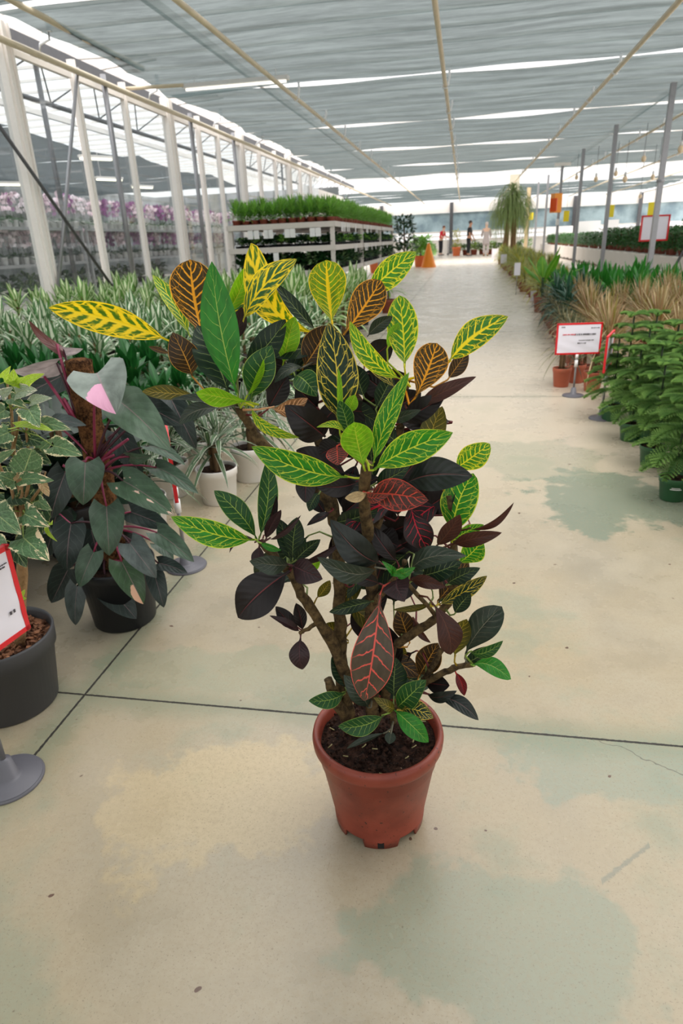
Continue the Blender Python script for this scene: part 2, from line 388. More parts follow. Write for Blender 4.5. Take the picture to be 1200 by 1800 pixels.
mb = MB(); mb.add([(-16, -4.05, 0), (16, -4.05, 0), (16, -4.05, 3.8), (-16, -4.05, 3.8)], [(0, 1, 2, 3)], None, 0, False); 
s = NT('light_diffusing_sheet'); tl = s.n('ShaderNodeBsdfTranslucent'); tl.inputs[0].default_value = (0.86, 0.87, 0.87, 1); poly = s.done(s.mixs(0.25, tl.outputs[0], s.bsdf(lin((200, 204, 204)), 0.5)))
struct(mb.build('added_light_wall', poly))  # unseen wall added behind the viewpoint to block and soften light from there
# ---- glass wall on the left: tall posts, panes between them
WX = -4.86
def glass_mat():
    s = NT('window_glass'); g = s.n('ShaderNodeBsdfGlossy'); g.inputs['Roughness'].default_value = 0.03; g.inputs['Color'].default_value = (1, 1, 1, 1)
    t = s.n('ShaderNodeBsdfTransparent'); t.inputs[0].default_value = (0.86, 0.89, 0.9, 1)
    d = s.n('ShaderNodeBsdfDiffuse'); d.inputs[0].default_value = (0.8, 0.8, 0.82, 1)
    lw = s.n('ShaderNodeLayerWeight'); fq = s.math('MULTIPLY_ADD', s.math('POWER', lw.outputs['Facing'], 4.0), 0.35, 0.03)
    return s.done(s.mixs(fq, s.mixs(0.045, t.outputs[0], d.outputs[0]), g.outputs[0]))
glass = glass_mat()
posts = [(6.05, 1), (7.45, 1), (8.82, 0), (10.12, 0), (11.62, 1), (12.95, 0), (13.95, 0), (15.4, 1), (16.8, 0), (18.2, 0), (19.6, 1), (21.0, 0), (22.4, 0)]
for i, (y, big) in enumerate(posts):
    w = struct(thing('window_%d' % (i+1), None, None, (WX, y, 0)))
    mb = MB(); wd_ = 0.17 if big else 0.075
    if big:
        mb.box((0, 0, 1.66), (0.12, wd_, 3.32)); mb.box((0.07, -0.03, 1.66), (0.03, 0.05, 3.3)); mb.box((0.07, 0.06, 1.66), (0.03, 0.03, 3.3))
    else:
        mb.box((0, 0, 1.63), (0.07, wd_, 3.26)); mb.box((0.045, 0, 1.63), (0.02, 0.03, 3.26))
    mb.build('post', white_paint, w)
    y1 = posts[i+1][0] if i+1 < len(posts) else y+1.4
    g = MB(); g.box((-0.02, (y1-y)/2, 1.55), (0.008, y1-y-wd_-0.01, 3.0)); g.build('glass_pane', glass, w)
    r = MB(); r.box((0, (y1-y)/2, 0.03), (0.06, y1-y-wd_, 0.06)); r.box((0, (y1-y)/2, 3.08), (0.06, y1-y-wd_, 0.06)); r.build('sash_rail', white_paint, w)

def longpipe(x, y0, y1, z, r, mat, label, group=None, cat='pipe', name='heating_pipe'):
    mb = MB(); mb.tube([(x, y0+(y1-y0)*i/24, z-0.01*abs(math.sin(i*1.3))) for i in range(25)], r, 10)
    return tag(mb.build(name, mat), label, cat, group)
longpipe(-4.70, 4.0, 46, 3.10, 0.035, cream_pipe, 'cream pipe running along the top of the glass wall')
longpipe(-4.36, 4.0, 9.8, 3.33, 0.033, cream_pipe, 'short cream pipe hung beside the top of the glass wall')
longpipe(-2.58, 4.0, 46, 3.10, 0.03, cream_pipe, 'cream pipe crossing the roof between glass wall and aisle centre')
longpipe(-0.34, 4.0, 46, 3.10, 0.03, cream_pipe, 'cream pipe hung over the middle of the aisle')
longpipe(2.0, 4.0, 46, 3.10, 0.03, cream_pipe, 'cream pipe hung over the right plant row, ending by the ponytail palm')
for i, x in enumerate((4.12, 6.25, 8.4, 10.6)):
    longpipe(x, 8.0, 46, 3.10, 0.028, cream_pipe, ['cream pipe just right of the galvanised posts', 'second cream pipe right of the galvanised posts', 'third cream pipe right of the galvanised posts', 'cream pipe farthest right over the benches'][i])
# white hooks that carry the pipes
hk = MB(); hk.tube([(0.035*math.cos(a), 0, 0.0+0.035*math.sin(a)) for a in [PI*(0.9+1.15*i/8) for i in range(9)]]+[(0.055, 0, 0.10), (0.055, 0, 0.2)], 0.019, 6)
hook0 = None
for x, lab in ((-2.58, 'white hook holding the cream pipe left of the aisle'), (-0.34, 'white hook holding the pipe over the aisle middle'), (2.0, 'white hook holding the pipe over the right plant row'), (4.12, 'white hook holding the pipe right of the posts'), (6.25, 'white hook holding the second pipe right of the posts'), (8.4, 'white hook holding the third pipe right of the posts')):
    for k in range(9):
        if hook0 is None: o = hook0 = hk.build('pipe_hook', hook_white)
        else: o = hook0.copy(); COL.objects.link(o)
        o.location = (x, SEAM[1]-0.35+2.1*k if x < 3 else SEAM[1]+1.3+2.15*k, 3.10); tag(o, lab, 'hook', 'white pipe hooks under the roof')
br = MB(); br.tube([(0, 0, 0.02), (0.02, 0, 0.10), (0.14, 0, 0.13), (0.16, 0, 0.30)], 0.016, 6); br.box((0.16, 0, 0.27), (0.05, 0.03, 0.13))
b0 = None
for k in range(8):
    if b0 is None: o = b0 = br.build('wall_bracket', hook_white)
    else: o = b0.copy(); COL.objects.link(o)
    o.location = (-4.70, 7.9+2.75*k, 3.10); tag(o, 'white bracket holding the cream pipe on top of the glass wall', 'bracket', 'brackets on the glass wall pipe')
# diagonal braces in the front bay
t = MB().tube([(WX+0.12, 7.35, 0.55), (WX+0.12, 8.75, 3.15)], 0.022, 8).build('brace_rod', galv); tag(t, 'pale steel brace leaning right across the front glass bay', 'brace')
t = MB().tube([(WX+0.16, 6.4, 2.75), (WX+0.16, 8.75, 0.5)], 0.02, 8).build('brace_rod', galv_dark); tag(t, 'dark steel brace falling across the front glass bay', 'brace')
# free standing grey tubes along the glass
for i, y in enumerate((9.35, 12.3, 14.6)):
    t = MB().tube([(WX+0.13, y, 0.0), (WX+0.13, y, 3.2)], 0.036, 10).build('steel_tube', galv); tag(t, ['grey steel tube between the second and third white glass posts', 'grey steel tube just behind the thick white glass post', 'grey steel tube behind the left end of the plant rack'][i], 'tube')
def emis(name, rgb, st):
    s = NT(name); e = s.n('ShaderNodeEmission'); e.inputs[0].default_value = lin(rgb); e.inputs[1].default_value = st; return s.done(e.outputs[0])
# fluorescent fitting under the first roof slit
L = thing('tube_lamp', 'long white fluorescent fitting hung under the roof slit, beside the glass wall', 'lamp', (-3.25, 10.35, 3.17))
mb = MB(); mb.box((0, 0, 0.02), (1.55, 0.12, 0.05)); mb.tube([(-0.6, 0, 0.04), (-0.6, 0, 0.2)], 0.006, 5); mb.tube([(0.6, 0, 0.04), (0.6, 0, 0.2)], 0.006, 5); mb.build('housing', white_clean, L)
mb = MB(); mb.tube([(-0.74, 0, -0.022), (0.74, 0, -0.022)], 0.017, 8); mb.build('lamp_tube', emis('tube_glow', (255, 250, 236), 1.4), L)
t = MB().tube([(-4.9, 10.2, 3.2), (-4.0, 10.3, 3.2)], 0.025, 8).build('cross_pipe', cream_pipe); tag(t, 'short cross pipe from the glass wall to the fluorescent fitting', 'pipe')
# lit lamps in the orchid room
glow = emis('lamp_glow', (255, 244, 214), 3.0)
lampm = None
for k, (x, y, z) in enumerate([(-6.7, 7.7, 2.72), (-7.3, 7.6, 2.5), (-8.6, 10.6, 2.25), (-8.8, 12.8, 2.35), (-6.6, 12.3, 2.62), (-7.6, 14.6, 2.5), (-7.9, 16.8, 2.5), (-9.6, 9.8, 2.4)]):
    if lampm is None:
        L = thing('ceiling_lamp', 'lit strip lamp hanging in the orchid room behind glass', 'lamp', (x, y, z), 0.5, 'lit lamps of the orchid room')
        b = MB(); b.box((0, 0, 0.03), (0.62, 0.10, 0.04)); b.tube([(-0.2, 0, 0.03), (-0.2, 0, 0.6)], 0.005, 4); b.build('housing', white_paint, L)
        b = MB(); b.box((0, 0, -0.01), (0.58, 0.07, 0.03)); b.build('diffuser', glow, L); lampm = L
    else: dup(lampm, (x, y, z), 0.5+0.1*k)
# far end wall
s = NT('end_wall_film'); tcx = s.n('ShaderNodeTexCoord'); n_ = s.noise(tcx.outputs['Object'], 0.8, 4, 0.6)
film = s.done(s.bsdf(s.mix(s.mr(n_, 0.3, 0.7), lin((112, 134, 146)), lin((170, 192, 200))), 0.5))
mb = MB(); mb.box((0, 48.6, 2.0), (32, 0.08, 1.15)); 
struct(mb.build('wall_back', film))
mb = MB(); mb.box((0, 48.5, 2.9), (32, 0.16, 0.62)); mb.box((0, 48.4, 1.38), (32, 0.14, 0.10)); mb.box((0, 48.4, 1.12), (32, 0.14, 0.08)); mb.box((0, 48.5, 0.45), (32, 0.1, 0.9))
struct(mb.build('trim_4', white_paint))
mb = MB()
for x in (-9, -5.6, -0.9, 3.2, 7, 11): mb.box((x, 48.3, 1.6), (0.22, 0.12, 3.2))
struct(mb.build('trim_5', galv_dark))
# white wall and beam beyond the rack
mb = MB(); mb.box((-5.2, 26.2, 2.35), (0.2, 7.5, 0.9)); struct(mb.build('wall_left', white_paint))

# ---- right side posts
for i, y in enumerate((13.25, 17.65, 22.05, 26.5, 30.6, 34.5, 38.4)):
    p = thing('steel_post', ['grey galvanised post nearest on the right, beside the red framed sign', 'grey galvanised post, second from the right edge', 'grey galvanised post, third from the right edge', 'thin grey post carrying the orange box and a white plate', 'thin grey post just left of the orange box', 'thin far grey post beside the wooden post', 'farthest thin grey post behind the ponytail palm'][i], 'post', (3.3, y, 0))
    MB().box((0, 0, 1.62), (0.085, 0.085, 3.24)).build('post_body', galv, p)
    MB().box((0, 0, 0.012), (0.18, 0.18, 0.024)).build('base_plate', galv_dark, p)
    if i == 3: MB().box((0, -0.06, 3.3), (0.55, 0.03, 0.22)).build('top_plate', white_paint, p)
    if i == 0: MB().lathe([(0.062, 1.78), (0.066, 1.80), (0.062, 1.82)], 12).build('clamp', galv, p)
t = MB().tube([(3.52, 13.1, 0.0), (4.1, 13.3, 1.25), (4.25, 13.35, 1.6)], 0.025, 8).build('brace_rod', galv_dark); tag(t, 'dark leaning rod beside the nearest galvanised post', 'brace')
wood = plain('pale_timber', (226, 200, 160), 0.6)
t = MB().box((2.55, 30.5, 1.4), (0.14, 0.14, 2.8)).build('timber_post', wood); tag(t, 'pale timber post between the far grey posts', 'post')
t = MB().box((2.12, 33.0, 1.75), (0.42, 0.3, 3.5)).build('concrete_column', plain('column_paint', (196, 190, 172), 0.7)); tag(t, 'pale square column rising behind the ponytail palm', 'column')
# orange box on the post
o = thing('orange_box', 'orange box with a red front fixed to a grey post', 'box', (3.17, 26.4, 2.02))
MB().box((0, 0, 0), (0.3, 0.26, 0.62), 0, Matrix.Rotation(0.5, 3, 'Z')).build('box_body', plain('orange_plastic', (246, 150, 20), 0.4), o)
MB().box((-0.1, -0.18, -0.06), (0.24, 0.05, 0.42), 0, Matrix.Rotation(-0.5, 3, 'Z')).build('front_panel', plain('red_orange', (238, 84, 20), 0.4), o)
MB().box((0.1, 0, -0.62), (0.1, 0.1, 0.2)).build('switch', white_clean, o)
# hanging bulbs
bulb0 = None
for k, (px, py, Y) in enumerate([(1131, 279, 18), (1047, 315, 20), (1147, 311, 21), (1082, 305, 21), (1125, 345, 26), (1196, 262, 15), (1098, 315, 17.4), (1013, 312, 24)]):
    p = PY(px, py, Y)
    if bulb0 is None:
        b = bulb0 = thing('hanging_bulb', 'pale bulb hanging from a cord under the right roof', 'bulb', p, 0, 'bulbs hanging over the benches')
        MB().ball((0, 0, 0), 0.055, 10, 8, 0, (1, 1, 1.3)).build('glass_bulb', plain('bulb_glass', (240, 214, 180), 0.3), b)
        MB().tube([(0, 0, 0.05), (0, 0, 0.14)], 0.03, 8).build('socket', white_clean, b)
        MB().tube([(0, 0, 0.14), (0, 0, 0.78)], 0.006, 5).build('cord', galv_dark, b)
    else: dup(bulb0, p)
# yellow sticky traps
ylw = plain('sticky_yellow', (250, 222, 20), 0.35)
for k, (px, py, Y, lab) in enumerate([(995, 380, 27, 'yellow sticky card right of the orange box'), (1072, 371, 20, 'yellow sticky card behind the second grey post'), (1147, 369, 16, 'yellow sticky card beside the nearest grey post'), (933, 380, 33, 'yellow sticky card beside the ponytail palm')]):
    p = PY(px, py, Y); t = thing('sticky_card', lab, 'insect trap', p)
    MB().box((0, 0, 0), (0.2, 0.01, 0.3 if k else 0.36)).build('card', ylw, t); MB().tube([(0, 0, 0.14), (0, 0, 1.35)], 0.004, 4).build('string', galv_dark, t)
# ================================================================== croton in the middle
CY = 0.95                                   # distance of the pot's axis
K = {}
def kd(name, *a, **k): K[name] = leafmat('croton_'+name, *a, **k)
kd('gold', (74, 116, 18), (255, 220, 34), wv=0.17, wm=0.15, N=9, k=1.2, net=0.13, edge=0.09, blot=0.25, trans=0.34, under=(120, 130, 30))
kd('goldrib', (62, 122, 44), (252, 226, 44), wv=0.07, wm=0.15, N=9, k=1.6, net=0.05, edge=0.04, trans=0.36)
kd('patch', (62, 108, 58), (255, 224, 44), wv=0.10, wm=0.07, N=7, k=2.0, net=0.10, edge=0.07, blot=0.1, trans=0.3, under=(100, 120, 50))
kd('yellow', (72, 140, 36), (232, 226, 48), wv=0.075, wm=0.06, N=9, k=1.9, net=0.07, edge=0.05, trans=0.33, under=(110, 140, 60))
kd('brightgreen', (44, 128, 28), (205, 220, 60), wv=0.042, wm=0.045, N=9, k=2.0, net=0.035, edge=0.05, trans=0.3)
kd('netted', (14, 44, 20), (222, 196, 70), wv=0.048, wm=0.04, N=8, k=2.0, net=0.04, edge=0.035, trans=0.15, blot=0.08)
kd('lime', (122, 180, 22), (196, 212, 58), wv=0.03, wm=0.04, N=11, k=1.9, edge=0.02, trans=0.42)
kd('limegold', (112, 150, 14), (252, 216, 16), wv=0.055, wm=0.15, N=11, k=2.2, net=0.03, edge=0.03, trans=0.42)
kd('green', (24, 74, 24), (150, 176, 78), wv=0.022, wm=0.04, N=9, k=1.4, edge=0.02, trans=0.2)
kd('dark', (14, 40, 20), (132, 150, 84), wv=0.014, wm=0.035, N=9, k=1.6, trans=0.12)
kd('midgreen', (46, 124, 36), (160, 190, 84), wv=0.012, wm=0.035, N=9, k=1.5, trans=0.26)
kd('orange', (66, 50, 12), (246, 166, 30), wv=0.075, wm=0.085, N=10, k=2.4, net=0.028, edge=0.035, trans=0.3, under=(70, 56, 18))
kd('bronze', (52, 36, 14), (196, 140, 58), wv=0.022, wm=0.045, N=9, k=2.0, edge=0.015, trans=0.2)
kd('olive', (82, 78, 14), (186, 158, 56), wv=0.03, wm=0.035, N=9, k=1.8, trans=0.34)
kd('maroon', (21, 12, 12), (112, 40, 44), wv=0.0, wm=0.03, trans=0.1)
kd('plum', (44, 25, 28), (92, 52, 56), wv=0.018, wm=0.025, N=10, trans=0.12, rough=0.42)
kd('rust', (66, 34, 26), (104, 60, 44), wv=0.022, wm=0.03, N=10, trans=0.24)
kd('slate', (27, 34, 30), (124, 70, 70), wv=0.0, wm=0.022, trans=0.08, rough=0.33, var=0.3)
kd('grey', (42, 54, 42), (122, 118, 100), wv=0.012, wm=0.028, N=9, trans=0.12, rough=0.36)
kd('redvein', (70, 42, 34), (206, 74, 58), wv=0.055, wm=0.05, N=9, k=1.6, net=0.03, edge=0.05, trans=0.2)
kd('coral', (84, 72, 58), (232, 96, 84), wv=0.042, wm=0.05, N=7.5, k=0.9, edge=0.022, trans=0.2)
kd('crimson', (30, 10, 13), (196, 28, 52), wv=0.03, wm=0.05, N=6, k=1.6, trans=0.16)
kd('scarlet', (92, 14, 18), (196, 40, 40), wv=0.03, wm=0.04, N=9, trans=0.3)
kd('peach', (150, 104, 66), (236, 182, 134), wv=0.12, wm=0.05, N=9, k=2.0, trans=0.2)
kd('dry', (186, 160, 116), (150, 120, 84), wv=0.02, wm=0.03, N=8, trans=0.15, rough=0.6)
LOOK = dict(goldrib='green leaf with a broad yellow midrib', gold='yellow leaf with green islands', patch='green leaf patched with yellow veins', yellow='green leaf with a yellow net of veins', brightgreen='bright green leaf with pale yellow veins',
            netted='very dark green leaf netted with yellow', lime='lime green leaf', limegold='lime leaf with a broad yellow midrib', orange='dark brown leaf with orange veins', redvein='bronze leaf with red veins',
            coral='grey brown leaf with coral midrib and veins', crimson='blackish leaf with crimson midrib', scarlet='small scarlet leaf', peach='peach coloured underside of a leaf', dry='dry tan leaf', maroon='blackish maroon leaf', olive='olive leaf lit from behind')

croton = thing('croton_plant', 'tall croton with yellow, green and maroon leaves in a terracotta plastic pot mid aisle', 'potted plant', (-0.132, CY, 0))
CO = Vector((-0.132, CY, 0))
terra = NT('terracotta_plastic'); tc = terra.n('ShaderNodeTexCoord')
f1 = terra.noise(tc.outputs['Object'], 22, 3); f2 = terra.noise(tc.outputs['Object'], 120, 2)
cT = terra.mix(terra.mr(f1, 0.3, 0.7), lin((118, 50, 36)), lin((136, 61, 45)))
cT = terra.mix(terra.mr(f2, 0.665, 0.70), cT, lin((66, 34, 26)))
terra = terra.done(terra.bsdf(cT, 0.42, 0.4, 0.0, terra.bump(f2, 0.08, 0.002)))
soilm = NT('potting_soil'); tc = soilm.n('ShaderNodeTexCoord')
f1 = soilm.noise(tc.outputs['Object'], 90, 5, 0.7); f2 = soilm.noise(tc.outputs['Object'], 240, 2, 0.6)
cS = soilm.mix(soilm.mr(f1, 0.35, 0.7), lin((26, 16, 12)), lin((74, 48, 36)))
cS = soilm.mix(soilm.mr(f2, 0.7, 0.74), cS, lin((150, 130, 104)))
soilm = soilm.done(soilm.bsdf(cS, 0.9, 0.2, 0.0, soilm.bump(f1, 0.9, 0.012)))
bark = NT('grey_brown_bark'); tc = bark.n('ShaderNodeTexCoord'); f1 = bark.noise(tc.outputs['Object'], 60, 4, 0.7)
bark = bark.done(bark.bsdf(bark.mix(bark.mr(f1, 0.3, 0.7), lin((44, 34, 22)), lin((108, 88, 58))), 0.8, 0.2, 0, bark.bump(f1, 0.7, 0.006)))

R1, R0, HP = 0.1215, 0.086, 0.212
def foot(an, z):
    a = (an+1.03) % (2*PI/5)
    return 0.019 if (z < 0.004 and (a < 0.5)) else 0.0
mb = MB(); mb.lathe([(R0*0.96, 0.0), (R0, 0.0), (R0+0.002, 0.021), (R0+0.001, 0.023), (R0+0.0215, 0.148), (R0+0.0235, 0.150), (R0+0.0265, 0.182), (R1-0.002, 0.184), (R1, 0.189), (R1+0.001, 0.200), (R1-0.001, 0.209), (R1-0.005, HP), (R1-0.010, 0.210), (R1-0.013, 0.200), (R1-0.022, 0.12)], 120, 0, (0, 0, 0), foot)
mb.disc(R0*0.97, 0.018, 40)
mb.build('pot', terra, croton)
mb = MB()
for an in (-1.42,): 
    mb.box((R0*math.cos(an), R0*math.sin(an), 0.011), (0.003, 0.012, 0.016), 0, Matrix.Rotation(an, 3, 'Z'))
mb.build('drain_slot', plain('slot_black', (16, 12, 10), 0.9), croton)
mb = MB(); mb.disc(R1-0.012, 0.186, 64, 0, (0, 0, 0), 0.006, 14, 3)
rr = random.Random(5)
for _ in range(260):
    a = rr.uniform(0, 6.28); r = (R1-0.017)*math.sqrt(rr.random()); mb.ball((r*math.cos(a), r*math.sin(a), 0.189+rr.uniform(-0.002, 0.003)), rr.uniform(0.0018, 0.0042), 5, 4)
mb.build('soil', soilm, croton)
mb = MB()
for k in range(26):
    a = rr.uniform(0, 6.28); r = (R1-0.02)*math.sqrt(rr.random()); c = Vector((r*math.cos(a), r*math.sin(a), 0.192)); d = rr.uniform(0, 6.28)
    mb.tube([c+Vector((math.cos(d), math.sin(d), 0.1*q))*0.005*q for q in range(3)], 0.0013, 4)
tag(mb.build('soil_debris', plain('straw_bits', (150, 140, 96), 0.8), croton), 'pale bits lying on the soil', kind='stuff')

def P(px, py, d=0.0): return PY(px, py, CY+d/100.0)
# stems: pixel paths with depth offsets in cm and widths in px
STEMP = []
def stem(path, r0, r1, seed=1):
    pts = [P(*q)-CO for q in path]; k = len(pts); out = []; rad = []
    for i in range(k-1):
        for t in range(4):
            f = t/4; out.append(pts[i].lerp(pts[i+1], f)); rad.append(r0+(r1-r0)*(i+f)/(k-1))
    out.append(pts[-1]); rad.append(r1)
    rq = random.Random(seed); out = [p+Vector((rq.uniform(-1, 1), rq.uniform(-1, 1), 0))*0.0015 for p in out]
    STEMP.extend(out)
    MB().tube(out, rad, 10, 0, True, 0.14, seed).build('stem', bark, croton)
stem([(612, 1262, -1), (603, 1215, 0), (598, 1150, 1), (597, 1080, 1), (598, 1000, 1), (592, 930, 2), (576, 880, 3), (548, 845, 3)], 0.0135, 0.009, 1)
stem([(655, 1262, 1), (652, 1180, 0), (653, 1100, 0), (654, 1030, -1), (648, 960, -3), (640, 900, -6), (640, 850, -9), (645, 815, -10)], 0.0125, 0.008, 2)
stem([(612, 1200, 0), (590, 1140, -1), (558, 1088, -3), (530, 1045, -4), (512, 1010, -5), (480, 975, -5), (457, 952, -5)], 0.011, 0.006, 3)
stem([(548, 845, 3), (500, 812, 4), (462, 782, 4), (436, 745, 4), (418, 712, 3)], 0.0095, 0.007, 4)
stem([(592, 930, 2), (580, 850, 5), (560, 770, 7), (548, 690, 8), (552, 620, 8)], 0.0085, 0.006, 5)
stem([(650, 980, 0), (672, 880, 3), (695, 790, 4), (708, 720, 4), (712, 668, 3)], 0.009, 0.006, 6)
stem([(672, 1255, 2), (690, 1138, 1), (730, 1110, 0), (768, 1085, 0), (795, 1050, 1), (800, 1000, 1), (797, 940, 1), (790, 870, 1)], 0.0085, 0.0055, 7)
stem([(690, 1250, 2), (730, 1210, 1), (775, 1185, 0), (805, 1172, 0), (830, 1168, 0)], 0.008, 0.0045, 8)
stem([(560, 1095, -3), (535, 1108, -4), (527, 1112, -5)], 0.004, 0.003, 9)
stem([(655, 1060, -1), (700, 1010, -5), (712, 985, -5)], 0.006, 0.004, 10)
stem([(690, 1270, -4), (690, 1250, -5), (694, 1243, -6)], 0.006, 0.004, 11)
stem([(608, 1262, -2), (585, 1220, -3), (578, 1195, -3)], 0.011, 0.008, 12)
stem([(768, 1085, 0), (700, 1005, -4)], 0.004, 0.003, 13)
stem([(740, 1205, 1), (772, 1150, 1), (790, 1120, 1)], 0.006, 0.004, 14)

